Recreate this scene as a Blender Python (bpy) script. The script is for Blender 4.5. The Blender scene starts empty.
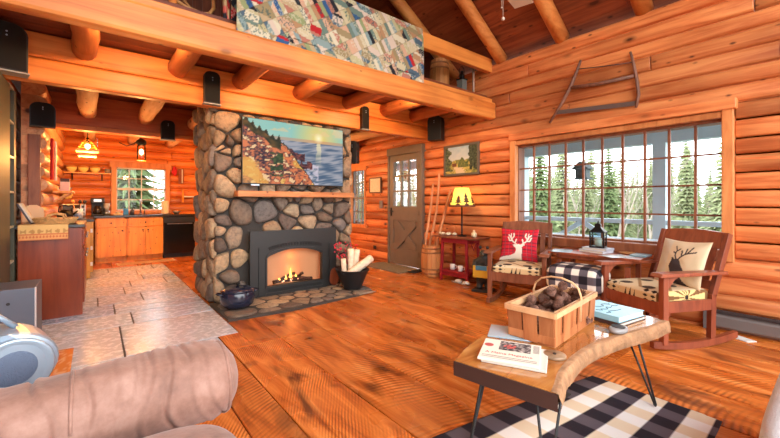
import bpy, bmesh, math, random
from mathutils import Vector, Matrix, Euler, noise
random.seed(7)
S = bpy.context.scene
WORLD, EXPO = 3.0, 1.2
C = S.collection
PI = math.pi
R = math.radians

# ------------------------------------------------------------------ colour and material helpers
def lin(c):
    return tuple(((v/255)/12.92 if v/255 <= .04045 else ((v/255+.055)/1.055)**2.4) for v in c[:3])
def L4(c): return (*lin(c), 1)
def mk(name):
    m = bpy.data.materials.new(name); m.use_nodes = True
    nt = m.node_tree; nt.nodes.clear()
    o = nt.nodes.new('ShaderNodeOutputMaterial')
    p = nt.nodes.new('ShaderNodeBsdfPrincipled')
    nt.links.new(p.outputs[0], o.inputs[0])
    return m, nt, p
def N(nt, t, **k):
    n = nt.nodes.new(t)
    for a, b in k.items(): setattr(n, a, b)
    return n
def setin(n, **k):
    for a, b in k.items(): n.inputs[a.replace('_', ' ')].default_value = b
def ramp(nt, src, stops):
    r = N(nt, 'ShaderNodeValToRGB'); e = r.color_ramp.elements
    while len(e) < len(stops): e.new(.5)
    for i, (p, c) in enumerate(stops):
        e[i].position = p; e[i].color = c if len(c) == 4 else (*c, 1)
    nt.links.new(src, r.inputs[0]); return r.outputs[0]
def mixc(nt, f, a, b, mode='MIX'):
    n = N(nt, 'ShaderNodeMix', data_type='RGBA', blend_type=mode)
    for s, v in ((0, f), (6, a), (7, b)):
        if hasattr(v, 'links') or isinstance(v, bpy.types.NodeSocket): nt.links.new(v, n.inputs[s])
        else: n.inputs[s].default_value = v
    return n.outputs[2]
def math_(nt, op, a, b=None):
    n = N(nt, 'ShaderNodeMath', operation=op)
    for i, v in enumerate((a, b)):
        if v is None: continue
        if isinstance(v, bpy.types.NodeSocket): nt.links.new(v, n.inputs[i])
        else: n.inputs[i].default_value = v
    return n.outputs[0]
def plain(name, col, rough=.5, metal=0, bump=0, bscale=60, var=0, vscale=8, spec=.5, sheen=0):
    m, nt, p = mk(name)
    c = L4(col)
    p.inputs['Base Color'].default_value = c
    p.inputs['Roughness'].default_value = rough; p.inputs['Metallic'].default_value = metal
    p.inputs['Specular IOR Level'].default_value = spec
    if sheen: p.inputs['Sheen Weight'].default_value = sheen
    tc = N(nt, 'ShaderNodeTexCoord')
    if var:
        n = N(nt, 'ShaderNodeTexNoise'); setin(n, Scale=vscale, Detail=4.)
        nt.links.new(tc.outputs['Object'], n.inputs['Vector'])
        d = tuple(max(0, v*(1-var)) for v in c[:3]); u = tuple(min(1, v*(1+var)) for v in c[:3])
        nt.links.new(ramp(nt, n.outputs['Fac'], [(.3, d), (.7, u)]), p.inputs['Base Color'])
    if bump:
        n = N(nt, 'ShaderNodeTexNoise'); setin(n, Scale=float(bscale), Detail=3.)
        nt.links.new(tc.outputs['Object'], n.inputs['Vector'])
        b = N(nt, 'ShaderNodeBump'); setin(b, Strength=bump, Distance=.01)
        nt.links.new(n.outputs['Fac'], b.inputs['Height']); nt.links.new(b.outputs[0], p.inputs['Normal'])
    return m
def wood(name, dark, light, grain=(9, .6, 9), rough=.42, knots=True, island=.35, bump=.12, kcol=(70, 28, 10), knotscale=(2.2, 1.1, 2.2), spec=.4):
    """pine or stained timber: stretched grain, knots, each board (mesh island) its own tone"""
    m, nt, p = mk(name)
    tc = N(nt, 'ShaderNodeTexCoord'); geo = N(nt, 'ShaderNodeNewGeometry')
    off = N(nt, 'ShaderNodeVectorMath', operation='SCALE'); off.inputs[0].default_value = (13, 29, 17)
    nt.links.new(geo.outputs['Random Per Island'], off.inputs['Scale'])
    add = N(nt, 'ShaderNodeVectorMath', operation='ADD')
    nt.links.new(tc.outputs['Object'], add.inputs[0]); nt.links.new(off.outputs[0], add.inputs[1])
    mp = N(nt, 'ShaderNodeMapping'); mp.inputs['Scale'].default_value = grain
    nt.links.new(add.outputs[0], mp.inputs[0])
    n1 = N(nt, 'ShaderNodeTexNoise'); setin(n1, Scale=2.2, Detail=6., Roughness=.62, Distortion=.6)
    nt.links.new(mp.outputs[0], n1.inputs['Vector'])
    c = ramp(nt, n1.outputs['Fac'], [(.22, L4(tuple(a*.78 for a in dark))), (.36, L4(dark)), (.55, L4(tuple((a+b*2)/3 for a, b in zip(dark, light)))), (.74, L4(light))])
    if island:
        tone = ramp(nt, geo.outputs['Random Per Island'], [(0, (1-island,)*3), (.5, (1, 1, 1)), (1, (1+island*.3, 1+island*.22, 1+island*.15))])
        c = mixc(nt, 1., c, tone, 'MULTIPLY')
    n3 = N(nt, 'ShaderNodeTexNoise'); setin(n3, Scale=1.3, Detail=2.)
    nt.links.new(add.outputs[0], n3.inputs['Vector'])
    c = mixc(nt, 1., c, ramp(nt, n3.outputs['Fac'], [(.3, (.72, .66, .62)), (.6, (1.05, 1.05, 1.05))]), 'MULTIPLY')
    if knots:
        mk2 = N(nt, 'ShaderNodeMapping'); mk2.inputs['Scale'].default_value = knotscale
        nt.links.new(add.outputs[0], mk2.inputs[0])
        v = N(nt, 'ShaderNodeTexVoronoi'); setin(v, Scale=1.6)
        nt.links.new(mk2.outputs[0], v.inputs['Vector'])
        kf = math_(nt, 'MULTIPLY', ramp(nt, v.outputs['Distance'], [(.07, (.95,)*3), (.11, (.5,)*3), (.2, (0, 0, 0))]), ramp(nt, v.outputs['Color'], [(.5, (0, 0, 0)), (.55, (1, 1, 1))]))
        c = mixc(nt, kf, c, L4(kcol))
        v2 = N(nt, 'ShaderNodeTexVoronoi'); setin(v2, Scale=4.3); nt.links.new(mk2.outputs[0], v2.inputs['Vector'])
        k2 = math_(nt, 'MULTIPLY', ramp(nt, v2.outputs['Distance'], [(.08, (.85,)*3), (.14, (.35,)*3), (.2, (0, 0, 0))]), ramp(nt, v2.outputs['Color'], [(.56, (0, 0, 0)), (.6, (1, 1, 1))]))
        c = mixc(nt, k2, c, L4(kcol))
    nt.links.new(c, p.inputs['Base Color'])
    p.inputs['Roughness'].default_value = rough; p.inputs['Specular IOR Level'].default_value = spec
    if bump:
        b = N(nt, 'ShaderNodeBump'); setin(b, Strength=bump, Distance=.02)
        nt.links.new(n1.outputs['Fac'], b.inputs['Height']); nt.links.new(b.outputs[0], p.inputs['Normal'])
    return m
def painted(name='colour_pattern', rough=.8, emit=0., bump=0, spec=.3):
    """pattern colours stored on the mesh (printed or woven design)"""
    m, nt, p = mk(name)
    a = N(nt, 'ShaderNodeAttribute', attribute_name='Col')
    nt.links.new(a.outputs['Color'], p.inputs['Base Color'])
    p.inputs['Roughness'].default_value = rough; p.inputs['Specular IOR Level'].default_value = spec
    if emit:
        nt.links.new(a.outputs['Color'], p.inputs['Emission Color']); p.inputs['Emission Strength'].default_value = emit
        p.inputs['Base Color'].default_value = (0, 0, 0, 1); nt.links.remove(p.inputs['Base Color'].links[0])
    if bump:
        tc = N(nt, 'ShaderNodeTexCoord'); n = N(nt, 'ShaderNodeTexNoise'); setin(n, Scale=180., Detail=2.)
        nt.links.new(tc.outputs['Object'], n.inputs['Vector'])
        b = N(nt, 'ShaderNodeBump'); setin(b, Strength=bump, Distance=.004)
        nt.links.new(n.outputs['Fac'], b.inputs['Height']); nt.links.new(b.outputs[0], p.inputs['Normal'])
    return m
def emit(name, col, st):
    m, nt, p = mk(name)
    p.inputs['Base Color'].default_value = L4(col); p.inputs['Emission Color'].default_value = L4(col)
    p.inputs['Emission Strength'].default_value = st
    return m
def glassmat(name, tint=(1, 1, 1), refl=.12):
    m = bpy.data.materials.new(name); m.use_nodes = True; nt = m.node_tree; nt.nodes.clear()
    o = N(nt, 'ShaderNodeOutputMaterial'); t = N(nt, 'ShaderNodeBsdfTransparent'); g = N(nt, 'ShaderNodeBsdfGlossy')
    t.inputs[0].default_value = (*tint, 1); g.inputs['Roughness'].default_value = .03
    f = N(nt, 'ShaderNodeFresnel'); f.inputs[0].default_value = 1.35
    mx = N(nt, 'ShaderNodeMixShader')
    nt.links.new(math_(nt, 'MULTIPLY', f.outputs[0], refl*4), mx.inputs[0])
    nt.links.new(t.outputs[0], mx.inputs[1]); nt.links.new(g.outputs[0], mx.inputs[2]); nt.links.new(mx.outputs[0], o.inputs[0])
    return m

# ------------------------------------------------------------------ mesh builder
class B:
    def __init__(s):
        s.bm = bmesh.new(); s.cl = s.bm.verts.layers.float_color.new('Col'); s.hascol = False; s.sm = []
    def _face(s, vs, smooth=False):
        try:
            f = s.bm.faces.new(vs); f.smooth = smooth; return f
        except ValueError: return None
    def v(s, co, col=None):
        v = s.bm.verts.new(co)
        if col is not None: v[s.cl] = (*col[:3], 1); s.hascol = True
        return v
    def hexa(s, P8, bev=0, seg=2):
        vs = [s.v(p) for p in P8]
        fs = [s._face([vs[i] for i in q]) for q in ((0,3,2,1),(4,5,6,7),(0,1,5,4),(1,2,6,5),(2,3,7,6),(3,0,4,7))]
        if bev:
            es = list({e for f in fs if f for e in f.edges})
            bmesh.ops.bevel(s.bm, geom=es, offset=bev, segments=seg, profile=.5, affect='EDGES', clamp_overlap=True)
        return s
    def box(s, x0, x1, y0, y1, z0, z1, bev=0, M=None, seg=2):
        P = [Vector(p) for p in ((x0,y0,z0),(x1,y0,z0),(x1,y1,z0),(x0,y1,z0),(x0,y0,z1),(x1,y0,z1),(x1,y1,z1),(x0,y1,z1))]
        if M is not None: P = [M @ p for p in P]
        return s.hexa(P, bev, seg)
    def obox(s, c, size, rot=(0,0,0), bev=0):
        M = Matrix.Translation(c) @ Euler(rot).to_matrix().to_4x4(); a, b, d = (k/2 for k in size)
        return s.box(-a, a, -b, b, -d, d, bev, M)
    def bar(s, p0, p1, w, h, bev=0, up=(0,0,1)):
        """rectangular bar between two points; w across, h along up"""
        p0 = Vector(p0); p1 = Vector(p1); d = (p1-p0); l = d.length; d.normalize()
        side = d.cross(Vector(up))
        if side.length < 1e-4: side = d.cross(Vector((0,1,0)))
        side.normalize(); u = side.cross(d)
        M = Matrix((side, d, u)).transposed().to_4x4(); M.translation = p0
        return s.box(-w/2, w/2, 0, l, -h/2, h/2, bev, M)
    def tube(s, pts, r, n=8, closed=False, caps=True, wob=0, sx=1.):
        pts = [Vector(p) for p in pts]; k = len(pts); rings = []
        ref = None
        for i, p in enumerate(pts):
            if closed: d = pts[(i+1) % k]-pts[i-1]
            else: d = pts[min(i+1, k-1)]-pts[max(i-1, 0)]
            d.normalize()
            if ref is None:
                ref = Vector((0,0,1)) if abs(d.z) < .9 else Vector((1,0,0))
            a = d.cross(ref); a.normalize(); b = a.cross(d); ref = b
            rr = r[i] if isinstance(r, (list, tuple)) else r
            rings.append([s.v(p + a*(math.cos(2*PI*j/n)*rr*sx*(1+wob*random.uniform(-1,1))) + b*(math.sin(2*PI*j/n)*rr*(1+wob*random.uniform(-1,1)))) for j in range(n)])
        for i in range(k if closed else k-1):
            A, D = rings[i], rings[(i+1) % k]
            for j in range(n): s._face((A[j], A[(j+1) % n], D[(j+1) % n], D[j]), True)
        if caps and not closed:
            s._face(rings[0][::-1]); s._face(rings[-1])
        return s
    def cyl(s, p0, p1, r0, r1=None, n=16): return s.tube([p0, p1], [r0, r0 if r1 is None else r1], n)
    def lathe(s, prof, n=24, c=(0,0,0), M=None, smooth=True, col=None):
        rings = []
        for r, z in prof:
            ps = [Vector((r*math.cos(2*PI*j/n), r*math.sin(2*PI*j/n), z)) for j in range(n)] if r > 1e-5 else [Vector((0,0,z))]
            ps = [(M @ p if M is not None else p)+Vector(c) for p in ps]
            rings.append([s.v(p, col(p) if col else None) for p in ps])
        for A, D in zip(rings, rings[1:]):
            for j in range(n):
                k = (j+1) % n
                if len(A) == 1 and len(D) == 1: continue
                if len(A) == 1: s._face((A[0], D[k], D[j]), smooth)
                elif len(D) == 1: s._face((A[j], A[k], D[0]), smooth)
                else: s._face((A[j], A[k], D[k], D[j]), smooth)
        if len(rings[0]) > 1: s._face(rings[0][::-1])
        if len(rings[-1]) > 1: s._face(rings[-1])
        return s
    def prism(s, poly, w0, w1, f, bev=0):
        """poly in (u,v), extruded from w0 to w1; f maps (u,v,w) to a point"""
        a = [s.v(f(u, v, w0)) for u, v in poly]; b = [s.v(f(u, v, w1)) for u, v in poly]
        fs = [s._face(a[::-1]), s._face(b)]; n = len(poly)
        for i in range(n): fs.append(s._face((a[i], a[(i+1) % n], b[(i+1) % n], b[i])))
        if bev:
            es = list({e for q in fs[:2] if q for e in q.edges})
            bmesh.ops.bevel(s.bm, geom=es, offset=bev, segments=2, profile=.5, affect='EDGES', clamp_overlap=True)
        return s
    def grid(s, nu, nv, f, col=None, smooth=True, closeu=False):
        vs = [[s.v(f(i/nu, j/nv), col(i/nu, j/nv) if col else None) for j in range(nv+1)] for i in range(nu if closeu else nu+1)]
        m = len(vs)
        for i in range(nu):
            for j in range(nv): s._face((vs[i][j], vs[(i+1) % m][j], vs[(i+1) % m][j+1], vs[i][j+1]), smooth)
        return vs
    def ball(s, c, r, n=16, m=10, e1=1., e2=1., M=None, col=None, wob=0):
        """superellipsoid: e below 1 is boxy"""
        def sg(x, e): return math.copysign(abs(x)**e, x)
        rx, ry, rz = r if isinstance(r, (tuple, list)) else (r, r, r)
        rings = []
        for i in range(m+1):
            ph = -PI/2+PI*i/m
            row = []
            for j in range(n):
                th = 2*PI*j/n
                p = Vector((rx*sg(math.cos(ph), e1)*sg(math.cos(th), e2), ry*sg(math.cos(ph), e1)*sg(math.sin(th), e2), rz*sg(math.sin(ph), e1)))
                if wob: p *= 1+wob*noise.noise(p*(3/max(rx, ry, rz))+Vector(c)*7)
                q = (M @ p if M is not None else p)+Vector(c)
                row.append((q, p))
                if i in (0, m): break
            rings.append([s.v(q, col(p) if col else None) for q, p in row])
        for A, D in zip(rings, rings[1:]):
            for j in range(n):
                k = (j+1) % n
                if len(A) == 1: s._face((A[0], D[k], D[j]), True)
                elif len(D) == 1: s._face((A[j], A[k], D[0]), True)
                else: s._face((A[j], A[k], D[k], D[j]), True)
        return s
    def rbox(s, h, r, n, col=None, puff=0, c=(0, 0, 0)):
        """box of half sizes h with edges rounded by r, n cells per metre"""
        for ax in range(3):
            u, w = (ax+1) % 3, (ax+2) % 3; nu, nw = max(6, int(h[u]*2*n)), max(6, int(h[w]*2*n))
            for sg in (-1, 1):
                def f(a, e):
                    p = [0, 0, 0]; p[ax] = sg*h[ax]; p[u] = h[u]*(2*a-1); p[w] = h[w]*(2*e-1)
                    q = [max(-(k-r), min(k-r, v)) for v, k in zip(p, h)]; d = Vector(p)-Vector(q); d.normalize()
                    o = Vector(q)+d*r
                    if puff: o.z += puff*math.copysign(1, o.z)*min(1, abs(o.z)/(h[2]-.3*r))*max(0, math.cos(o.x/h[0]*PI/2))**.6*max(0, math.cos(o.y/h[1]*PI/2))**.6
                    return o
                s.grid(nu, nw, lambda a, e: f(a, e)+Vector(c), (lambda a, e: col(f(a, e))) if col else None)
        return s
    def out(s, name, mat, parent=None, normals=True, weld=0):
        if weld: bmesh.ops.remove_doubles(s.bm, verts=s.bm.verts, dist=weld)
        if normals: bmesh.ops.recalc_face_normals(s.bm, faces=s.bm.faces)
        if not s.hascol: s.bm.verts.layers.float_color.remove(s.cl)
        me = bpy.data.meshes.new(name); s.bm.to_mesh(me); s.bm.free()
        o = bpy.data.objects.new(name, me); C.objects.link(o); me.materials.append(mat)
        if parent is not None: o.parent = parent
        return o
def thing(name, label, cat, loc=(0,0,0), rotz=0, group=None, rot=None):
    o = bpy.data.objects.new(name, None); C.objects.link(o); o.location = loc
    o.rotation_euler = rot if rot else (0, 0, rotz); o.empty_display_size = .1
    o['label'] = label; o['category'] = cat
    if group: o['group'] = group
    return o
def tag(o, label, cat, group=None, kind=None):
    o['label'] = label; o['category'] = cat
    if group: o['group'] = group
    if kind: o['kind'] = kind
    return o
def struct(o): o['kind'] = 'structure'; return o
def dup(root, loc, rotz=None, label=None):
    r = root.copy(); C.objects.link(r); r.location = loc
    if rotz is not None: r.rotation_euler = (0, 0, rotz)
    if label: r['label'] = label
    for ch in list(root.children):
        c = ch.copy(); C.objects.link(c); c.parent = r
        for g in list(ch.children):
            d = g.copy(); C.objects.link(d); d.parent = c
    return r
def text(body, size, M, mat, name, parent, depth=.0006, align='CENTER'):
    cu = bpy.data.curves.new(name, 'FONT'); cu.body = body; cu.size = size; cu.extrude = depth; cu.align_x = align; cu.align_y = 'CENTER'
    t = bpy.data.objects.new(name, cu); C.objects.link(t)
    me = bpy.data.meshes.new_from_object(t.evaluated_get(bpy.context.evaluated_depsgraph_get()))
    bpy.data.objects.remove(t); me.transform(M); me.materials.clear(); me.materials.append(mat)
    o = bpy.data.objects.new(name, me); C.objects.link(o)
    if parent is not None: o.parent = parent
    return o
def inpoly(x, y, P):
    c = False; n = len(P)
    for i in range(n):
        (x1, y1), (x2, y2) = P[i], P[i-1]
        if (y1 > y) != (y2 > y) and x < (x2-x1)*(y-y1)/(y2-y1)+x1: c = not c
    return c
def segd(x, y, a, b):
    ax, ay = a; bx, by = b; dx, dy = bx-ax, by-ay
    t = max(0, min(1, ((x-ax)*dx+(y-ay)*dy)/(dx*dx+dy*dy+1e-12)))
    return math.hypot(x-ax-t*dx, y-ay-t*dy)
def nz(x, y, s=1., o=0.): return noise.noise(Vector((x*s+o, y*s-o*1.7, o*.37)))
def lerp(a, b, t): return tuple(p+(q-p)*t for p, q in zip(a, b))
def hsh(*k): return random.Random(hash(k) & 0xffffffff).random()

# ------------------------------------------------------------------ materials
LOGY = wood('pine_log_along_wall', (200, 106, 56), (238, 158, 96), grain=(7, .5, 7), rough=.45, knotscale=(3, 1.5, 3), bump=.35)
LOGX = wood('pine_log_kitchen', (208, 106, 44), (240, 150, 74), grain=(.5, 7, 7), rough=.4, knotscale=(1.5, 3, 3))
BEAM = wood('honey_pine_beam', (206, 112, 46), (238, 156, 78), grain=(.35, 6, 6), rough=.42, knotscale=(1.6, 3, 3), island=.1)
JOIST = wood('peeled_log_joist', (168, 96, 50), (206, 130, 72), grain=(6, .5, 6), rough=.45, knotscale=(3, 1.2, 3), island=.2)
PALELOG = wood('pale_log_joist', (206, 158, 110), (234, 200, 156), grain=(6, .5, 6), rough=.75, knotscale=(3, 1.2, 3), island=.15)
RAFT = wood('rafter_log', (206, 124, 62), (236, 162, 92), grain=(.5, 6, 6), rough=.45, island=.15)
DECK = wood('dark_board_ceiling', (132, 64, 38), (176, 96, 58), grain=(7, .5, 7), rough=.55, island=.25)
DARKW = wood('dark_stained_panel', (104, 50, 28), (136, 70, 42), grain=(7, 7, .5), rough=.45, island=.3, knots=False)
CHAIRW = wood('mission_oak', (110, 62, 40), (146, 88, 60), grain=(8, 8, 1), rough=.42, knots=False, island=.15, bump=.05)
CHAIRR = wood('mission_oak_red', (128, 62, 40), (160, 84, 54), grain=(8, 8, 1), rough=.36, knots=False, island=.15, bump=.05)
TRIM = wood('window_pine_trim', (204, 122, 66), (236, 160, 96), grain=(5, 5, .8), rough=.45, island=.15, knots=False)
BROWN = wood('brown_sash', (120, 68, 44), (150, 92, 60), grain=(5, 5, .8), rough=.5, island=.15, knots=False)
CAB = wood('knotty_pine_cabinet', (222, 136, 44), (248, 176, 74), grain=(6, 6, .6), rough=.32, island=.15, knotscale=(4, 4, 2.2))
MANT = wood('mantel_timber', (158, 98, 54), (200, 140, 88), grain=(.5, 7, 7), rough=.5, island=.1)
ISLW = wood('cherry_panel', (112, 46, 24), (142, 64, 34), grain=(6, 6, .5), rough=.3, island=.1, knots=False, bump=.03)
SLAB = wood('live_edge_slab', (176, 106, 46), (222, 158, 84), grain=(.8, 6, 6), rough=.2, island=.2, knots=False, bump=.03, spec=.6)
SLAB.node_tree.nodes['Principled BSDF'].inputs['Coat Weight'].default_value = .9; SLAB.node_tree.nodes['Principled BSDF'].inputs['Coat Roughness'].default_value = .06
BARK = plain('bark_edge', (164, 122, 86), .85, bump=1., bscale=40, var=.32, vscale=16)
BLACK = plain('matte_black', (24, 24, 26), .5)
CHAR = plain('charcoal_steel', (42, 42, 41), .42, .3, bump=.05)
IRON = plain('black_iron', (28, 27, 28), .4, .6)
DOORG = plain('taupe_painted_door', (112, 98, 82), .5, var=.06)
OLIVE = plain('olive_painted_wood', (62, 62, 46), .5, var=.12, vscale=5)
WHITE = plain('white_paint', (226, 224, 218), .5)
PAPER = plain('paper', (206, 200, 188), .8)
STEEL = plain('brushed_steel', (168, 172, 176), .3, .9)
SILVER = plain('silver_plastic', (150, 168, 184), .3, .35)
GREYB = plain('grey_metal_box', (92, 98, 110), .45, .3, bump=.1, bscale=120)
PORCH = plain('blue_grey_porch_paint', (184, 206, 218), .7)
GLASS = glassmat('window_glass')
PAINT = painted(); FABRIC = painted('woven_pattern', .9, bump=.25)
# ------------------------------------------------------------------ room shell
DECKX = wood('dark_board_loft_floor', (116, 54, 30), (150, 78, 46), grain=(.5, 7, 7), rough=.55, island=.2)

def floor_material():
    m, nt, p = mk('rough_sawn_plank_floor')
    tc = N(nt, 'ShaderNodeTexCoord'); geo = N(nt, 'ShaderNodeNewGeometry')
    rnd = geo.outputs['Random Per Island']
    off = N(nt, 'ShaderNodeVectorMath', operation='SCALE'); off.inputs[0].default_value = (7, 31, 0)
    nt.links.new(rnd, off.inputs['Scale'])
    add = N(nt, 'ShaderNodeVectorMath', operation='ADD')
    nt.links.new(tc.outputs['Object'], add.inputs[0]); nt.links.new(off.outputs[0], add.inputs[1])
    mp = N(nt, 'ShaderNodeMapping'); mp.inputs['Scale'].default_value = (5, .7, 5); nt.links.new(add.outputs[0], mp.inputs[0])
    n1 = N(nt, 'ShaderNodeTexNoise'); setin(n1, Scale=2., Detail=7., Roughness=.65, Distortion=.8); nt.links.new(mp.outputs[0], n1.inputs['Vector'])
    c = ramp(nt, n1.outputs['Fac'], [(.25, L4((112, 50, 16))), (.42, L4((186, 98, 36))), (.58, L4((216, 130, 60))), (.78, L4((238, 174, 108)))])
    # circular saw marks: arcs round a far centre, one per plank
    sx = N(nt, 'ShaderNodeSeparateXYZ'); nt.links.new(tc.outputs['Object'], sx.inputs[0])
    ax = math_(nt, 'SUBTRACT', sx.outputs[0], math_(nt, 'ADD', math_(nt, 'MULTIPLY', rnd, 3.2), .3))
    ay = math_(nt, 'ADD', sx.outputs[1], 0.0)
    n2 = N(nt, 'ShaderNodeTexNoise'); setin(n2, Scale=1.6, Detail=3.); nt.links.new(add.outputs[0], n2.inputs['Vector'])
    d = math_(nt, 'ADD', math_(nt, 'ADD', ay, math_(nt, 'MULTIPLY', math_(nt, 'MULTIPLY', ax, ax), .55)), math_(nt, 'MULTIPLY', n2.outputs['Fac'], .10))
    w = math_(nt, 'SINE', math_(nt, 'MULTIPLY', d, 2*PI/.034))
    n4 = N(nt, 'ShaderNodeTexNoise'); setin(n4, Scale=2.6, Detail=2.); nt.links.new(add.outputs[0], n4.inputs['Vector'])
    msk = ramp(nt, n4.outputs['Fac'], [(.42, (0, 0, 0)), (.62, (1, 1, 1))])
    ws = math_(nt, 'MULTIPLY', math_(nt, 'MULTIPLY', w, .5), msk)
    c = mixc(nt, 1., c, ramp(nt, math_(nt, 'ADD', ws, .5), [(0, (.5, .42, .34)), (.5, (1, 1, 1)), (1, (1.2, 1.22, 1.28))]), 'MULTIPLY')
    # dark stains and knots
    n3 = N(nt, 'ShaderNodeTexNoise'); setin(n3, Scale=1.5, Detail=4., Distortion=.7)
    mp3 = N(nt, 'ShaderNodeMapping'); mp3.inputs['Scale'].default_value = (2.4, 1.0, 1); nt.links.new(add.outputs[0], mp3.inputs[0]); nt.links.new(mp3.outputs[0], n3.inputs['Vector'])
    c = mixc(nt, ramp(nt, n3.outputs['Fac'], [(.55, (0, 0, 0)), (.68, (.85,)*3)]), c, L4((74, 34, 14)))
    v = N(nt, 'ShaderNodeTexVoronoi'); setin(v, Scale=1.7); mpv = N(nt, 'ShaderNodeMapping'); mpv.inputs['Scale'].default_value = (1.6, 1, 1)
    nt.links.new(add.outputs[0], mpv.inputs[0]); nt.links.new(mpv.outputs[0], v.inputs['Vector'])
    c = mixc(nt, ramp(nt, v.outputs['Distance'], [(.04, (.9,)*3), (.10, (.35,)*3), (.17, (0, 0, 0))]), c, L4((62, 28, 14)))
    c = mixc(nt, 1., c, ramp(nt, rnd, [(0, (.78, .74, .7)), (1, (1.15, 1.12, 1.05))]), 'MULTIPLY')
    nt.links.new(c, p.inputs['Base Color'])
    nt.links.new(ramp(nt, n2.outputs['Fac'], [(.3, (.2,)*3), (.7, (.36,)*3)]), p.inputs['Roughness'])
    p.inputs['Specular IOR Level'].default_value = .5
    b = N(nt, 'ShaderNodeBump'); setin(b, Strength=.22, Distance=.006)
    nt.links.new(math_(nt, 'ADD', ws, n1.outputs['Fac']), b.inputs['Height']); nt.links.new(b.outputs[0], p.inputs['Normal'])
    return m
def tile_material():
    m, nt, p = mk('slate_floor_tile')
    tc = N(nt, 'ShaderNodeTexCoord'); geo = N(nt, 'ShaderNodeNewGeometry'); rnd = geo.outputs['Random Per Island']
    off = N(nt, 'ShaderNodeVectorMath', operation='SCALE'); off.inputs[0].default_value = (7, 31, 0); nt.links.new(rnd, off.inputs['Scale'])
    add = N(nt, 'ShaderNodeVectorMath', operation='ADD'); nt.links.new(tc.outputs['Object'], add.inputs[0]); nt.links.new(off.outputs[0], add.inputs[1])
    n = N(nt, 'ShaderNodeTexNoise'); setin(n, Scale=2.2, Detail=6., Roughness=.6); nt.links.new(add.outputs[0], n.inputs['Vector'])
    c = ramp(nt, rnd, [(0, L4((172, 188, 212))), (.35, L4((194, 200, 208))), (.6, L4((150, 172, 202))), (.85, L4((204, 200, 194))), (1, L4((182, 196, 218)))])
    c = mixc(nt, ramp(nt, n.outputs['Fac'], [(.48, (0, 0, 0)), (.82, (.5,)*3)]), c, L4((176, 140, 116)))
    n2 = N(nt, 'ShaderNodeTexNoise'); setin(n2, Scale=18., Detail=5.); nt.links.new(add.outputs[0], n2.inputs['Vector'])
    c = mixc(nt, 1., c, ramp(nt, n2.outputs['Fac'], [(.3, (.92,)*3), (.6, (1.03,)*3)]), 'MULTIPLY')
    nt.links.new(c, p.inputs['Base Color'])
    nt.links.new(ramp(nt, n2.outputs['Fac'], [(.3, (.18,)*3), (.7, (.34,)*3)]), p.inputs['Roughness'])
    b = N(nt, 'ShaderNodeBump'); setin(b, Strength=.12, Distance=.005); nt.links.new(n2.outputs['Fac'], b.inputs['Height']); nt.links.new(b.outputs[0], p.inputs['Normal'])
    return m
FLOORM = floor_material(); TILEM = tile_material()
TX, TY0, TY1 = 1.03, 3.0, 8.35            # slate area: X below TX between these Y
b = B()
xs = [-2.75, -2.3, -1.85, -1.4, -1.0, -.6, -.2, .23, .62, .85, 1.275, 1.69, 2.13, 2.616, 3.02, 3.46, 3.92, 4.32, 4.75]
rr = random.Random(5)
for x0, x1 in zip(xs, xs[1:]):
    cuts = [-1.6] + sorted(rr.uniform(-1, 9) for _ in range(2)) + [9.75]
    if x0 == 1.275: cuts = [-1.6, 3.13, 6.4, 9.75]
    if x0 == .85: cuts = [-1.6, 3.12, 8.35, 9.75]
    for y0, y1 in zip(cuts, cuts[1:]):
        parts = [(y0, y1)]
        if x0 < .84:
            parts = [(a, min(d, TY0)) for a, d in parts if a < TY0] + [(max(a, TY1), d) for a, d in parts if d > TY1]
        for a, d in parts:
            xa = TX if x0 == .85 and a == 3.12 else x0
            if d-a > .02: b.box(xa+.003, x1-.003, a+.002, d-.002, -.04, 0, .0035, seg=1)
b.box(.853, TX-.003, 3.122, 3.498, -.04, 0)
struct(b.out('floor', FLOORM))
b = B(); b.box(-2.9, 4.9, -1.7, 9.9, -.12, -.03); struct(b.out('floor_base', plain('grout', (52, 46, 42), .9)))
b = B(); y = TY0; k = 0
rr = random.Random(11)
rows = [(TY0, 3.5), (3.5, 4.40)] + [(4.40+.49*i, 4.40+.49*(i+1)) for i in range(8)] + [(8.32, 8.35)]
for y0, y1 in rows:
    x = -2.75+rr.uniform(-.2, .1); tx = TX if y0 >= 3.5 else .85
    while x < tx-.02:
        w = rr.choice([.52, .65, .72, .44]) if y0 >= 4.4 else rr.choice([.6, .7, .8])
        x1 = min(x+w, tx)
        if tx-x1 < .18: x1 = tx
        if y1-y0 > .45 and rr.random() < .3:
            ym = y0+(y1-y0)*.5; b.box(max(x, -2.75)+0.0065, x1-0.0065, y0+0.0065, ym-0.0065, -.04, .001, .003, seg=1); b.box(max(x, -2.75)+0.0065, x1-0.0065, ym+0.0065, y1-0.0065, -.04, .001, .003, seg=1)
        else: b.box(max(x, -2.75)+0.0065, x1-0.0065, y0+0.0065, y1-0.0065, -.04, .001, .003, seg=1)
        x = x1
struct(b.out('floor_tile', TILEM))
b = B(); b.box(-2.75, .845, TY0, 3.5, -.03, -.0035); b.box(-2.75, TX-.005, 3.5, TY1, -.03, -.0035); struct(b.out('floor_grout', plain('tile_grout', (70, 64, 60), .9)))

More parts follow.
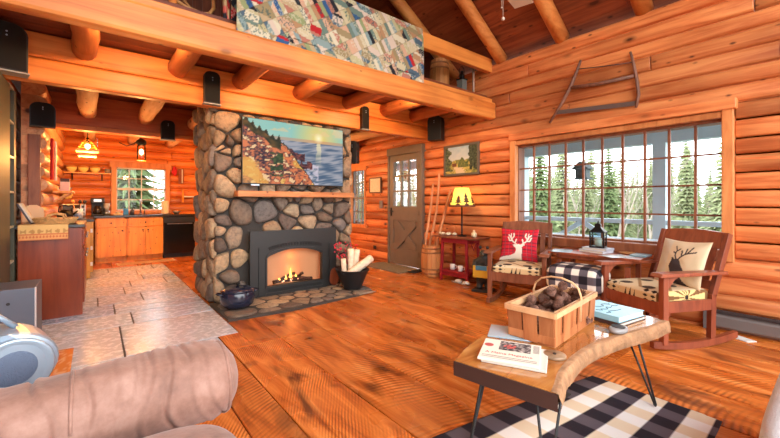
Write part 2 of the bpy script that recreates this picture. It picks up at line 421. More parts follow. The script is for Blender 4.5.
def logwall(axis, plane, sign, a0, a1, z0, h, n, bulge, openings=(), thick=.14, seed=1, joints=.35, jit=.012, pw=2.4):
    """stack of logs along `axis`; the room lies on the side `sign` of `plane`"""
    r = random.Random(seed); b = B()
    seams = [(z0+h*k+r.uniform(-jit, jit), z0+h*k+r.uniform(-jit, jit)) for k in range(n+1)]
    for k in range(n):
        zm = z0+h*(k+.5)
        spans = [(a0, a1)]
        for (o0, o1, oz0, oz1) in openings:
            if oz0 < zm < oz1:
                q = []
                for s0, s1 in spans:
                    if o0 > s0+.01: q.append((s0, min(s1, o0)))
                    if o1 < s1-.01: q.append((max(s0, o1), s1))
                    if o1 <= s0 or o0 >= s1: q.append((s0, s1))
                spans = [s for s in q if s[1]-s[0] > .02]
        for s0, s1 in spans:
            pts = [s0]
            while s1-pts[-1] > 1.6 and r.random() < joints*2.2:
                nx = pts[-1]+r.uniform(.7, 2.4)
                if s1-nx < .4: break
                pts.append(nx)
            pts.append(s1)
            for p0, p1 in zip(pts, pts[1:]):
                bu = bulge*r.uniform(.75, 1.25); rings = []
                m = 9
                stn = [p0+.003, p0+.015]+[p0+(p1-p0)*t for t in (.25, .5, .75)]+[p1-.015, p1-.003]
                for si, a in enumerate(stn):
                    t = (a-a0)/(a1-a0)
                    zl = seams[k][0]+(seams[k][1]-seams[k][0])*t; zh = seams[k+1][0]+(seams[k+1][1]-seams[k+1][0])*t
                    sc = .9 if si in (0, len(stn)-1) else 1
                    prof = [(-thick, zl), (0, zl), (.0, zl+.006)]
                    for j in range(1, m):
                        u = j/m; uu = .5-.5*math.copysign(abs(math.cos(PI*u))**.75, math.cos(PI*u)); prof.append((bu*sc*(1-abs(2*uu-1)**pw)**.55+r.uniform(-.0015, .0015), zl+.006+(zh-zl-.012)*uu))
                    prof += [(0, zh-.006), (0, zh), (-thick, zh)]
                    ring = []
                    for d, z in prof:
                        w = plane+sign*d
                        ring.append(b.v((w, a, z) if axis == 'y' else (a, w, z)))
                    rings.append(ring)
                n2 = len(rings[0])
                for A, D in zip(rings, rings[1:]):
                    for j in range(n2): b._face((A[j], A[(j+1) % n2], D[(j+1) % n2], D[j]), 3 <= j < n2-5)
                b._face(rings[0][::-1]); b._face(rings[-1])
    return b
XW = 4.60
W1 = (.635, 2.95, .666, 2.11); D1 = (4.70, 5.68, -.2, 2.11); W2 = (6.52, 7.14, .666, 1.95)
struct(logwall('y', XW, -1, -1.6, 9.65, .024-.1605, .1605, 21, .035, (W1, D1, W2), seed=3, pw=4.5).out('wall_right', LOGY))
KW = (.25, 1.31, .98, 2.0)
struct(logwall('x', 9.65, -1, -.8, 4.6, -.04, .17, 17, .05, (KW,), seed=8, joints=.1).out('wall_back', LOGX))
struct(logwall('y', -.56, 1, 6.2, 9.6, -.04, .17, 16, .085, (), seed=4, joints=0).out('wall_left', wood('left_wall_log', (214, 136, 84), (244, 186, 130), grain=(7, .5, 7), rough=.45)))
struct(logwall('y', -.86, 1, 5.3, 8.2, -.04, .17, 16, .085, (), seed=14, joints=0).out('wall_left.001', LOGY))
struct(logwall('y', -2.75, 1, -1.6, 6.0, -.04, .17, 33, .05, (), seed=5).out('wall_left.002', LOGY))
struct(logwall('x', 6.05, -1, -2.75, -.8, -.04, .17, 17, .05, (), seed=6).out('wall_left.003', LOGX))
b = B(); b.box(-.635, -.525, 6.13, 6.2, 0, 2.02, .006); struct(b.out('trim_1', BROWN))

# roof: boards on log rafters, ridge along Y
RX, RZ, SL = 4.55, 3.22, .66
def roofz(x): return RZ+SL*(RX-x) if x > 1.0 else RZ+SL*3.55-SL*(1.0-x)
b = B(); tn = .2
rr = random.Random(2); x = 4.95
while x > -2.9:
    x0 = max(x-.17, -2.95)
    if x > 1.0 > x0: x0 = 1.0
    P = []
    for xx in (x, x0):
        for dz in (0, .03): P.append((xx, roofz(xx) + tn + dz + (0 if xx != 1.0 else 0)))
    y0 = -1.6
    while y0 < 9.8:
        y1 = min(9.8, y0+rr.uniform(2.5, 4.5))
        (xa, za), (_, zb), (xc, zc), (_, zd) = P
        g = .002
        b.hexa([Vector(q) for q in ((xc+g, y0, zc), (xa-g, y0, za), (xa-g, y1-.003, za), (xc+g, y1-.003, zc), (xc+g, y0, zd), (xa-g, y0, zb), (xa-g, y1-.003, zb), (xc+g, y1-.003, zd))])
        y0 = y1
    x = x0
struct(b.out('ceiling', DECK))
b = B(); dz = .04
for s in ((4.95, 1.0), (1.0, -2.95)):
    xa, xc = s
    b.hexa([Vector(q) for q in ((xc, -1.6, roofz(xc)+tn+dz), (xa, -1.6, roofz(xa)+tn+dz), (xa, 9.8, roofz(xa)+tn+dz), (xc, 9.8, roofz(xc)+tn+dz), (xc, -1.6, roofz(xc)+tn+dz+.1), (xa, -1.6, roofz(xa)+tn+dz+.1), (xa, 9.8, roofz(xa)+tn+dz+.1), (xc, 9.8, roofz(xc)+tn+dz+.1))])
struct(b.out('ceiling_deck', plain('roof_deck', (60, 40, 30), .9)))
# gable infill above the logs at both ends of the loft
tri = 1
def beamobj(b, mat):
    global tri
    tri += 1
    return struct(b.out('trim_%d' % tri, mat))
for yy in (4.03, 3.14, 2.25, 1.36, .47, -.42):
    b = B()
    for xa, xc in ((4.62, .95), (1.05, -2.8)):
        k = 9; pts = [(xa+(xc-xa)*i/k, yy, roofz(max(min(xa+(xc-xa)*i/k, 4.9), 1.0) if xa > 2 else min(xa+(xc-xa)*i/k, 1.0))+.095) for i in range(k+1)]
        b.tube(pts, .088, 14, wob=.04)
    beamobj(b, RAFT)
# loft: front beam, cap plank, rear double beam, joists, floor boards
b = B(); b.box(-2.75, 4.57, 3.20, 3.335, 2.41, 2.655, .03); beamobj(b, BEAM)
b = B(); b.box(-2.75, 4.55, 3.255, 3.45, 2.658, 2.715, .006); beamobj(b, BEAM)
b = B(); b.box(-2.7, 4.56, 4.585, 4.72, 2.30, 2.512, .02); beamobj(b, BEAM)
b = B(); b.box(-2.7, 4.56, 4.590, 4.72, 2.516, 2.745, .02); beamobj(b, BEAM)
JX = (-1.6, -.83, -.075, .70, 1.36, 2.13, 2.89, 3.58, 4.2)
for jx in JX:
    b = B(); k = 6; b.tube([(jx+random.uniform(-.008, .008), 3.34+1.26*i/k, 2.66) for i in range(k+1)], .098, 14, wob=.05); beamobj(b, JOIST)
for jx in (-.085, .60, 1.30, 2.0, 2.7, 3.4, 4.1):
    b = B(); k = 9; b.tube([(jx+random.uniform(-.01, .01), 4.73+4.93*i/k, 2.53-.035*i/k) for i in range(k+1)], [.112-.003*i for i in range(k+1)], 14, wob=.05); beamobj(b, PALELOG)
b = B(); yy = 3.36
while yy < 9.6:
    b.box(-2.75, 4.58, yy+.002, yy+.178, 2.758, 2.79); yy += .18
struct(b.out('ceiling_loft', DECKX))
b = B(); b.box(-.6, 4.55, 6.9, 7.05, 2.30, 2.74, .01); beamobj(b, wood('kitchen_header', (176, 84, 44), (208, 116, 66), grain=(.5, 6, 6), rough=.4))
b = B(); b.box(-.6, 4.55, 6.87, 7.07, 2.235, 2.298, .006); beamobj(b, BEAM)
# loft partition of dark vertical boards and its rail
b = B(); xx = -2.7; rr = random.Random(4)
while xx < 4.56:
    x1 = min(xx+.14, 4.56); zt = roofz((xx+x1)/2)+tn-.02
    b.box(xx+.002, x1-.002, 6.6, 6.63, 2.79, zt); xx = x1
struct(b.out('wall_loft', DARKW))
b = B(); b.box(.62, 4.57, 3.27, 3.35, 3.115, 3.31, .008); beamobj(b, BEAM)
b = B(); b.cyl((.49, 3.42, 2.70), (.475, 3.42, 3.45), .032, n=12); beamobj(b, BEAM)
b = B(); b.cyl((4.36, 3.45, 2.70), (4.36, 3.45, 3.2), .017, n=10); beamobj(b, plain('pipe', (170, 140, 120), .4))

# ------------------------------------------------------------------ windows and doors
def add_pane(parent, x0, x1, y0, y1, z0, z1):
    b = B(); b.box(x0, x1, y0, y1, z0, z1); return b.out('pane', GLASS, parent)
w = struct(bpy.data.objects.new('window_1', None)); C.objects.link(w)
y0, y1, z0, z1 = W1
b = B()                                                # casing boards on the room side
b.box(4.52, 4.64, y0, y0+.085, z0-.02, 2.055, .008); b.box(4.52, 4.64, y1-.085, y1, z0-.02, 2.055, .008)
b.box(4.535, 4.64, y0, y1, 1.985, 2.045, .006)
b.out('casing', TRIM, w); b = B(); b.box(4.50, 4.66, y0-.02, y1+.005, 2.05, 2.15, .01); b.out('header', LOGY, w)
b = B(); b.box(4.50, 4.80, y0+.08, y1-.08, z0-.02, .755, .01); b.out('sill', BROWN, w)
b = B()
ya, yb, za, zb = .715, 2.86, .775, 1.955
for yy in (ya-.03, yb+.03): b.box(4.60, 4.75, yy-.035, yy+.035, .75, 2.0)
b.box(4.60, 4.75, ya, yb, zb, 2.02); b.box(4.64, 4.75, ya, yb, .74, za); b.out('window_frame', BROWN, w)
b = B()
for i in range(1, 10): yy = ya+(yb-ya)*i/10; b.box(4.625, 4.655, yy-.011, yy+.011, za-.05, zb)
for i in range(1, 4): zz = zb-(zb-za)*i/4; b.box(4.63, 4.65, ya, yb, zz-.009, zz+.009)
b.out('muntins', BROWN, w); add_pane(w, 4.66, 4.664, ya, yb, za, zb)
w = struct(bpy.data.objects.new('window_2', None)); C.objects.link(w)
y0, y1, z0, z1 = W2
b = B(); b.box(4.55, 4.66, y0, y0+.04, z0, z1); b.box(4.55, 4.66, y1-.04, y1, z0, z1); b.box(4.545, 4.67, y0-.04, y1+.04, z1-.05, z1+.03); b.box(4.545, 4.67, y0-.04, y1+.04, z0-.03, z0+.04); b.out('casing', TRIM, w)
b = B(); b.box(4.62, 4.66, y0+.03, y1-.03, 1.26, 1.31); b.box(4.62, 4.66, y0+.03, y0+.07, z0, z1); b.box(4.62, 4.66, y1-.07, y1-.03, z0, z1)
for i in (1, 2): yy = y0+.07+(y1-y0-.14)*i/3; b.box(4.625, 4.65, yy-.012, yy+.012, z0, z1)
for zz in (.98, 1.62): b.box(4.625, 4.65, y0, y1, zz-.011, zz+.011)
b.out('muntins', plain('grey_sash', (120, 128, 136), .5), w); add_pane(w, 4.652, 4.656, y0+.04, y1-.04, z0+.03, z1-.04)
w = struct(bpy.data.objects.new('window_3', None)); C.objects.link(w)
x0, x1, z0, z1 = KW
b = B()
b.box(x0, x0+.085, 9.55, 9.68, z0-.02, z1, .006); b.box(x1-.085, x1, 9.55, 9.68, z0-.02, z1, .006); b.box(x0-.03, x1+.03, 9.545, 9.68, z1-.07, z1+.05, .006); b.box(x0-.02, x1+.02, 9.5, 9.68, z0-.04, z0+.04, .006)
b.out('casing', TRIM, w)
b = B(); xa, xb, za, zb = x0+.085, x1-.085, z0+.04, z1-.07
b.box(xa, xb, 9.62, 9.66, (za+zb)/2-.022, (za+zb)/2+.022)
for xx in (xa, xb): b.box(xx-.02, xx+.02, 9.62, 9.66, za, zb)
b.box(xa, xb, 9.62, 9.66, za-.02, za+.025); b.box(xa, xb, 9.62, 9.66, zb-.025, zb+.02)
for i in (1, 2, 3): xx = xa+(xb-xa)*i/4; b.box(xx-.008, xx+.008, 9.63, 9.65, za, zb)
for q in (.25, .75): zz = za+(zb-za)*q; b.box(xa, xb, 9.63, 9.65, zz-.008, zz+.008)
b.out('muntins', plain('white_sash', (206, 206, 200), .5), w); add_pane(w, xa, xb, 9.66, 9.664, za, zb)
# entry door
d = struct(bpy.data.objects.new('door_1', None)); C.objects.link(d)
y0, y1 = 4.70, 5.68
b = B(); b.box(4.50, 4.70, y0, y0+.07, 0, 2.13, .006); b.box(4.50, 4.70, y1-.05, y1, 0, 2.13, .006); b.box(4.49, 4.70, y0-.01, y1+.01, 2.10, 2.24, .006); b.out('casing', DOORG, d)
ga, gb, gz0, gz1 = 4.86, 5.51, 1.12, 1.98
b = B(); sa, sb = y0+.075, y1-.055
for p in ((sa, ga, 0.01, 2.095), (gb, sb, .01, 2.095), (ga, gb, gz1, 2.095), (ga, gb, .85, gz0), (ga, gb, .01, .30)):
    b.box(4.515, 4.565, p[0], p[1], p[2], p[3], .004)
b.box(4.535, 4.56, ga, gb, .30, .85); b.out('slab', DOORG, d)
b = B(); pa, pb = ga+.01, gb-.01
b.prism([(pa, .31), (pa+.12, .31), (pb, .75), (pb, .84), (pb-.12, .84), (pa, .40)], 4.512, 4.54, lambda u, v, w: (w, u, v), .003); b.out('brace', DOORG, d)
b = B(); b.prism([(pb, .31), (pb-.12, .31), (pa, .75), (pa, .84), (pa+.12, .84), (pb, .40)], 4.508, 4.539, lambda u, v, w: (w, u, v), .003); b.out('brace', DOORG, d)
b = B()
for i in (1, 2): yy = ga+(gb-ga)*i/3; b.box(4.52, 4.56, yy-.016, yy+.016, gz0, gz1)
for i in (1, 2): zz = gz0+(gz1-gz0)*i/3; b.box(4.522, 4.558, ga, gb, zz-.016, zz+.016)
b.out('muntins', DOORG, d); add_pane(d, 4.545, 4.548, ga, gb, gz0, gz1)
b = B(); b.box(4.505, 4.517, sb-.075, sb-.035, .93, 1.09, .004); b.tube([(4.51, sb-.055, 1.03), (4.475, sb-.055, 1.03), (4.47, sb-.09, 1.028), (4.468, sb-.16, 1.022)], .009, 8); b.out('handle', IRON, d)
b = B()
for zz in (.25, 1.0, 1.85): b.cyl((4.512, sa+.004, zz-.045), (4.512, sa+.004, zz+.045), .008, n=8)
b.out('hinge', IRON, d)

# ------------------------------------------------------------------ outdoors
def groundm():
    m, nt, p = mk('lawn'); tc = N(nt, 'ShaderNodeTexCoord'); n = N(nt, 'ShaderNodeTexNoise'); setin(n, Scale=1.2, Detail=6.)
    nt.links.new(tc.outputs['Object'], n.inputs['Vector'])
    nt.links.new(ramp(nt, n.outputs['Fac'], [(.3, L4((88, 90, 58))), (.7, L4((124, 118, 88)))]), p.inputs['Base Color']); p.inputs['Roughness'].default_value = .9
    return m
b = B(); b.grid(60, 30, lambda u, v: (-25+100*u, -35+95*v, -.55-2.5*min(1, max(0, (-33+100*u)/12))**2*(3-2*min(1, max(0, (-33+100*u)/12)))+.15*nz(u*8, v*8))); g = b.out('ground', groundm()); g['kind'] = 'structure'
b = B()
yy = -3.5
while yy < 11: b.box(4.76, 7.2, yy, yy+.135, -.19, -.15); yy += .14
struct(b.out('porch_deck', PORCH))
b = B(); b.box(4.76, 4.98, -3, 11, .70, .775, .004); tag(struct(b.out('trim_60', PORCH)), 'blue grey ledge outside the big window', 'ledge')
t = thing('porch_frame', 'blue grey porch posts and beam standing outside the big window', 'porch', (7.0, 0, -.15))
for py in (-.55, 1.84, 4.24, 6.64, 9.04):
    b = B(); b.box(-.085, .085, py-.085, py+.085, 0, 2.28); b.out('post', PORCH, t)
b = B(); b.box(-.09, .09, -3, 11, 2.28, 2.5); b.out('header_beam', PORCH, t)
for py in (-.55, 1.84, 4.24, 6.64):
    b = B(); b.box(-.07, .07, py+.09, py+2.31, .99, 1.06); b.out('top_rail', PORCH, t)
    b = B(); b.box(-.03, .03, py+.09, py+2.31, .22, .29); b.out('bottom_rail', PORCH, t)
    for q in (0, 1):
        ya, yb = py+.09, py+2.31; ym = (ya+yb)/2
        b = B(); b.bar((0, ya if q == 0 else yb, .28), (0, ym, .99), .045, .08); b.out('brace', PORCH, t)
b = B(); yy = -3
while yy < 11: b.bar((4.78-7.0, yy, 2.78), (.45, yy, 2.60), .06, .1); yy += .6
b.out('rafter', PORCH, t)
b = B(); b.hexa([Vector(p) for p in ((4.76-7, -3, 2.86), (.7, -3, 2.66), (.7, 11, 2.66), (4.76-7, 11, 2.86), (4.76-7, -3, 2.89), (.7, -3, 2.69), (.7, 11, 2.69), (4.76-7, 11, 2.89))]); b.out('roof', plain('porch_ceiling', (176, 186, 176), .8), t)
# hanging bird feeder under the porch beam
t = thing('bird_feeder', 'small dark house shaped bird feeder hanging under porch beam', 'bird feeder', (6.85, 2.97, 1.61))
fm = plain('weathered_feeder', (86, 100, 104), .8)
b = B(); b.box(-.09, .09, -.09, .09, .02, .2); b.out('body', fm, t)
b = B(); b.box(-.13, .13, -.13, .13, 0, .02); b.out('tray', fm, t)
b = B(); b.prism([(-.15, .18), (.15, .18), (0, .32)], -.14, .14, lambda u, v, w: (w, u, v)); b.out('roof', fm, t)
b = B(); b.cyl((0, 0, .3), (0, 0, .56), .004, n=6); b.out('wire', IRON, t)

CONM = plain('conifer_needles', (84, 102, 60), .9, var=.3, vscale=6)
CONM2 = plain('conifer_needles_pale', (118, 128, 90), .9, var=.3, vscale=6)
TRUNK = plain('grey_bark', (96, 86, 74), .9, var=.25)
def conifer(seed, h, r, mat):
    rr = random.Random(seed); t = thing('conifer', 'x', 'tree')
    b = B(); b.cyl((0, 0, 0), (0, 0, h*.97), h*.014+.03, .02, 8); b.out('trunk', TRUNK, t)
    b = B(); n = int(h*4.6)
    for i in range(n):
        f = i/n; z = h*(.1+.88*f); R0 = r*(1-f)**.85*rr.uniform(.8, 1.15)+.08
        m = 9+int(5*(1-f)); a0 = rr.uniform(0, 6)
        for k in range(m):
            a = a0+2*PI*k/m+rr.uniform(-.2, .2); L = R0*rr.uniform(.65, 1.15); w = L*.16+.04; dz = L*rr.uniform(.12, .4)
            ca, sa = math.cos(a), math.sin(a)
            def P(u, s, zz): return (ca*u-sa*s, sa*u+ca*s, z+zz)
            v = [b.v(P(.02, 0, .12)), b.v(P(L*.45, w, -dz*.4)), b.v(P(L*.62, w*.3, -dz*.35)), b.v(P(L, 0, -dz)), b.v(P(L*.62, -w*.3, -dz*.35)), b.v(P(L*.45, -w, -dz*.4)), b.v(P(L*.5, 0, -dz*.1+.08))]
            for q in ((0, 1, 6), (1, 2, 6), (2, 3, 6), (3, 4, 6), (4, 5, 6), (5, 0, 6)): b._face([v[j] for j in q])
    b.out('foliage', mat, t, normals=False); return t
def baretree(seed, h):
    rr = random.Random(seed); t = thing('bare_tree', 'x', 'tree'); b = B()
    def br(p, d, L, r, lv):
        q = [p]; dd = Vector(d)
        for i in range(4): dd = (dd+Vector((rr.uniform(-.18, .18), rr.uniform(-.18, .18), .06))).normalized(); q.append(q[-1]+dd*L/4)
        b.tube(q, [r*(1-.16*i) for i in range(5)], 5, caps=False)
        if lv < 4:
            for k in range(4 if lv == 0 else 3):
                s = q[rr.choice((2, 3, 4))]; e = (dd+Vector((rr.uniform(-1, 1), rr.uniform(-1, 1), rr.uniform(-.1, .5)))*.75).normalized()
                br(s, e, L*rr.uniform(.5, .75), r*.45, lv+1)
    br(Vector((0, 0, 0)), Vector((0, 0, 1)), h*.45, h*.016, 0)
    b.out('trunk', plain('pale_bark', (150, 142, 130), .9), t); return t
protos = [conifer(1, 9, 1.7, CONM), conifer(2, 7.5, 1.5, CONM2), conifer(3, 8.5, 1.3, CONM2), baretree(4, 7), baretree(9, 6)]
kinds = ['tall dark green conifer', 'pale green conifer', 'slim pale green conifer', 'bare pale branched tree', 'small bare pale tree']
rr = random.Random(3); used = set(); placed = []
def plant(n, a0, a1, d0, d1, where, wts, base, hs):
    k = 0
    for _ in range(n*30):
        if k >= n: return
        a = rr.uniform(a0, a1); d = rr.uniform(d0, d1); x, y = d*math.sin(a), d*math.cos(a)
        if any((x-p)**2+(y-q)**2 < 5.0 for p, q in placed): continue
        placed.append((x, y)); i = rr.choices(range(5), wts)[0]; p = protos[i]
        if i in used: p = dup(p, (x, y, base), rr.uniform(0, 6))
        else: p.location = (x, y, base); p.rotation_euler = (0, 0, rr.uniform(0, 6)); used.add(i)
        p['label'] = kinds[i]+' standing '+where; p['category'] = 'tree'; p['group'] = kinds[i]+'s '+where
        f = rr.uniform(.8, 1.15)*hs; p.scale = (f*.95, f*.95, f); k += 1
W_ = 'beyond the porch outside the big window'
plant(95, R(57), R(85), 22, 40, W_, (3, 4, 4, 4, 3), -3.1, 1.02)
plant(26, R(58), R(84), 30, 44, W_, (0, 1, 1, 4, 5), -3.1, .8)
plant(45, R(57.5), R(83), 40, 56, W_, (2, 4, 4, 3, 2), -3.0, .95)
plant(9, R(59), R(70), 20, 25, W_, (2, 1, 1, 1, 1), -2.8, .95)
plant(14, R(30), R(47), 16, 34, 'beyond the entry door and side window', (2, 3, 3, 2, 1), -2.6, .9)
plant(14, R(-1), R(11), 15, 32, 'beyond the kitchen window', (2, 3, 3, 3, 2), -.6, .75)
for i, p in enumerate(protos):
    if i not in used: p['label'] = kinds[i]+' standing behind the house'; p['category'] = 'tree'; p.location = (-20, 30+4*i, -.6)

# ------------------------------------------------------------------ light and camera
wd = bpy.data.worlds.new('overcast_sky'); S.world = wd; wd.use_nodes = True
nt = wd.node_tree; bg = nt.nodes['Background']
tc = N(nt, 'ShaderNodeTexCoord'); sep = N(nt, 'ShaderNodeSeparateXYZ'); nt.links.new(tc.outputs['Generated'], sep.inputs[0])
nt.links.new(ramp(nt, math_(nt, 'ADD', math_(nt, 'MULTIPLY', sep.outputs[2], .5), .5), [(.45, (.72, .74, .74)), (.52, (.97, .98, 1.0)), (1, (.93, .96, 1.0))]), bg.inputs[0]); bg.inputs[1].default_value = WORLD
def light(kind, loc, power, col, size=.1, rot=None, name='lamp_light'):
    l = bpy.data.lights.new(name, kind); l.energy = power; l.color = lin(col)
    if kind == 'POINT': l.shadow_soft_size = size
    elif kind == 'AREA': l.shape = 'RECTANGLE'; l.size, l.size_y = size
    elif kind == 'SUN': l.angle = R(size)
    o = bpy.data.objects.new(name, l); C.objects.link(o); o.location = loc
    if rot: o.rotation_euler = rot
    return o
cd = bpy.data.cameras.new('camera'); cam = bpy.data.objects.new('camera', cd); C.objects.link(cam); S.camera = cam
cd.sensor_width = 36; cd.sensor_fit = 'HORIZONTAL'; cd.lens = 366/780*36; cd.shift_y = -(219-202)/780; cd.clip_start = .05; cd.clip_end = 200
cam.location = (0, 0, 1.2); cam.rotation_euler = (R(90), 0, -R(38.8))
vs = S.view_settings; vs.view_transform = 'Standard'; vs.look = 'None'; vs.gamma = 1; vs.use_curve_mapping = False; vs.exposure = EXPO
# ------------------------------------------------------------------ stone fireplace
def stonemat():
    m, nt, p = mk('fieldstone'); tc = N(nt, 'ShaderNodeTexCoord'); geo = N(nt, 'ShaderNodeNewGeometry')
    c = ramp(nt, geo.outputs['Random Per Island'], [(0, L4((92, 78, 68))), (.2, L4((150, 126, 98))), (.4, L4((112, 106, 102))), (.6, L4((180, 152, 116))), (.8, L4((96, 84, 78))), (1, L4((188, 164, 130)))])
    n = N(nt, 'ShaderNodeTexNoise'); setin(n, Scale=20., Detail=8., Roughness=.75); nt.links.new(tc.outputs['Object'], n.inputs['Vector'])
    c = mixc(nt, 1., c, ramp(nt, n.outputs['Fac'], [(.32, (.42, .39, .36)), (.5, (.95,)*3), (.68, (1.3, 1.24, 1.12))]), 'MULTIPLY')
    nt.links.new(c, p.inputs['Base Color']); p.inputs['Roughness'].default_value = .75
    b = N(nt, 'ShaderNodeBump'); setin(b, Strength=.9, Distance=.02); nt.links.new(n.outputs['Fac'], b.inputs['Height']); nt.links.new(b.outputs[0], p.inputs['Normal'])
    return m
STONE = stonemat(); MORTAR = plain('dark_mortar', (60, 55, 50), .9, bump=.6, bscale=40, var=.2)
def clip(P, nx, ny, d):
    out = []
    for i in range(len(P)):
        a = P[i-1]; c = P[i]; da = a[0]*nx+a[1]*ny-d; dc = c[0]*nx+c[1]*ny-d
        if (da <= 0) != (dc <= 0):
            t = da/(da-dc); out.append((a[0]+(c[0]-a[0])*t, a[1]+(c[1]-a[1])*t))
        if dc <= 0: out.append(c)
    return out
def stones(b, f, W, H, n, seed, depth=.07, gap=.014, skip=(), asp=1., lloyd=2):
    r = random.Random(seed); pts = [(r.uniform(0, W), r.uniform(0, H)) for _ in range(n)]
    for it in range(lloyd+1):
        cells = []
        for i, p in enumerate(pts):
            P = [(0, 0), (W, 0), (W, H), (0, H)]
            for j, q in enumerate(pts):
                if i == j or not P: continue
                nx, ny = (q[0]-p[0])/asp**2, (q[1]-p[1])
                P = clip(P, nx, ny, nx*(p[0]+q[0])/2+ny*(p[1]+q[1])/2)
            cells.append(P)
        if it < lloyd:
            pts = [(sum(v[0] for v in P)/len(P), sum(v[1] for v in P)/len(P)) if len(P) > 2 else p for p, P in zip(pts, cells)]
    for p, P in zip(pts, cells):
        if len(P) < 3: continue
        cx = sum(v[0] for v in P)/len(P); cy = sum(v[1] for v in P)/len(P)
        if any(a < cx < c and d < cy < e for a, c, d, e in skip): continue
        for _ in range(2):                                  # round the corners
            Q = []
            for i in range(len(P)):
                a, c = P[i], P[(i+1) % len(P)]
                Q += [(a[0]*.78+c[0]*.22, a[1]*.78+c[1]*.22), (a[0]*.22+c[0]*.78, a[1]*.22+c[1]*.78)]
            P = Q
        size = math.sqrt(abs(sum(P[i-1][0]*P[i][1]-P[i][0]*P[i-1][1] for i in range(len(P))))/2)
        if size < .03: continue
        k0 = 1-gap*1.4/size; dp = depth*r.uniform(.55, 1.15); tx, ty = r.uniform(-.25, .25), r.uniform(-.25, .25)
        rings = []
        for sc, h in ((1., -.01), (1., dp*.35), (.93, dp*.68), (.78, dp*.9), (.45, dp)):
            ring = []
            for x, y in P:
                X, Y = cx+(x-cx)*k0*sc, cy+(y-cy)*k0*sc
                hh = h+(tx*(X-cx)+ty*(Y-cy))*(h > .01)*.5+nz(X*9+seed, Y*9, 1)*.012*(h > .01)
                ring.append(b.v(f(X, Y, hh)))
            rings.append(ring)
        m = len(P)
        for A, D in zip(rings, rings[1:]):
            for j in range(m): b._face((A[j], A[(j+1) % m], D[(j+1) % m], D[j]), True)
        b._face(rings[-1], True)
FX0, FX1, FY = 1.10, 2.96, 4.655
fp = thing('stone_fireplace', 'floor to ceiling fieldstone fireplace and chimney with timber mantel', 'fireplace', (0, 0, 0))
b = B(); b.box(FX0, FX1, FY, 5.58, 0, 2.295); b.box(FX0, FX1, 4.73, 5.58, 2.29, 2.75); b.out('mortar_core', MORTAR, fp)
b = B()
stones(b, lambda u, v, w: (FX0-.03+u, FY-w, v), FX1-FX0+.04, 2.29, 104, 21, .09, skip=((.42, 1.52, .02, .76),), lloyd=1)
stones(b, lambda u, v, w: (FX0-w, FY-.02+u, v), .94, 2.72, 66, 5, .07, asp=.8)
stones(b, lambda u, v, w: (FX1+w, FY-.02+u, v), .94, 2.72, 50, 6, .06)
b.out('stonework', STONE, fp)
b = B(); b.box(1.285, 2.90, 4.42, 4.66, 1.262, 1.333, .008); b.out('mantel', MANT, fp)
b = B()
hp = [(1.03, 4.60), (1.035, 3.86), (1.3, 3.83), (1.66, 3.80), (2.2, 3.85), (2.6, 3.88), (2.86, 3.93), (2.93, 4.10), (2.95, 4.62), (1.03, 4.62)]
b.prism(hp[:], 0.0005, .022, lambda u, v, w: (u, v, w)); b.out('hearth_base', MORTAR, fp)
b = B(); stones(b, lambda u, v, w: (1.045+u, 3.87+v, .018+w*.35), 1.86, .72, 34, 3, .04, gap=.012); b.out('hearth_stones', STONE, fp)

ins = thing('fireplace_insert', 'black arched gas fireplace insert with flames behind glass', 'fireplace insert', (1.453, 4.50, .03))
W_, H_ = 1.19, .81                                           # local x along the wall, z up, front at y=0
def arch(xa, xb, z0, zs, zt, n=16):
    return [(xa, z0), (xb, z0)]+[(xb+(xa-xb)*i/n, zs+(zt-zs)*math.sin(PI*i/n)**.8) for i in range(n+1)]
op = arch(.205, .965, .115, .475, .565)
b = B()                                                      # plate with an arched hole
outer = [(0, 0), (W_, 0), (W_, H_), (0, H_)]
def ring_face(b, out, inn, y, f):
    pass
n = len(op)
def prj(p):                                                  # radial projection onto the outer rectangle
    cx, cz = W_/2, .33; dx, dz = p[0]-cx, p[1]-cz
    t = min([(W_-cx)/abs(dx) if dx > 1e-6 else 9, cx/abs(dx) if dx < -1e-6 else 9, (H_-cz)/abs(dz) if dz > 1e-6 else 9, cz/abs(dz) if dz < -1e-6 else 9])
    return (cx+dx*t, cz+dz*t)
dense = []
for i in range(n):
    a, c = op[i], op[(i+1) % n]; k = 8 if i in (0, 1, n-1) else 1
    for j in range(k): dense.append((a[0]+(c[0]-a[0])*j/k, a[1]+(c[1]-a[1])*j/k))
outr = [prj(p) for p in dense]
for corner in outer:
    i = min(range(len(outr)), key=lambda q: (outr[q][0]-corner[0])**2+(outr[q][1]-corner[1])**2); outr[i] = corner
m = len(dense); fr = [[b.v((x, y, z)) for x, z in P] for y, P in ((0, outr), (0, dense), (.05, dense), (.05, outr))]
for q in range(4):
    A, D = fr[q], fr[(q+1) % 4]
    for j in range(m): b._face((A[j], A[(j+1) % m], D[(j+1) % m], D[j]))
b.out('surround', CHAR, ins)
b = B()
xs_ = (.10, W_-.10)
b.box(.10, .115, -.012, .0, .0, .60); b.box(W_-.115, W_-.10, -.012, 0, .0, .60)
b.box(.19, .98, -.012, 0, .0, .035)
k = 24
for i in range(k):                                           # raised arched frame of the glass
    a0, a1 = PI*i/k, PI*(i+1)/k
    def P(a, e): return (W_/2+(.38+e)*math.cos(a), .475+(.09+e)*math.sin(a)**.8 if math.sin(a) > 1e-6 else .475)
    q = [P(a0, 0), P(a0, .022), P(a1, .022), P(a1, 0)]
    b.prism(q, -.014, .0, lambda u, v, w: (u, w, v))
b.box(.183, .205, -.014, 0, .115, .475); b.box(.965, .987, -.014, 0, .115, .475); b.box(.183, .987, -.014, 0, .095, .117)
b.out('trim', CHAR, ins)
b = B()
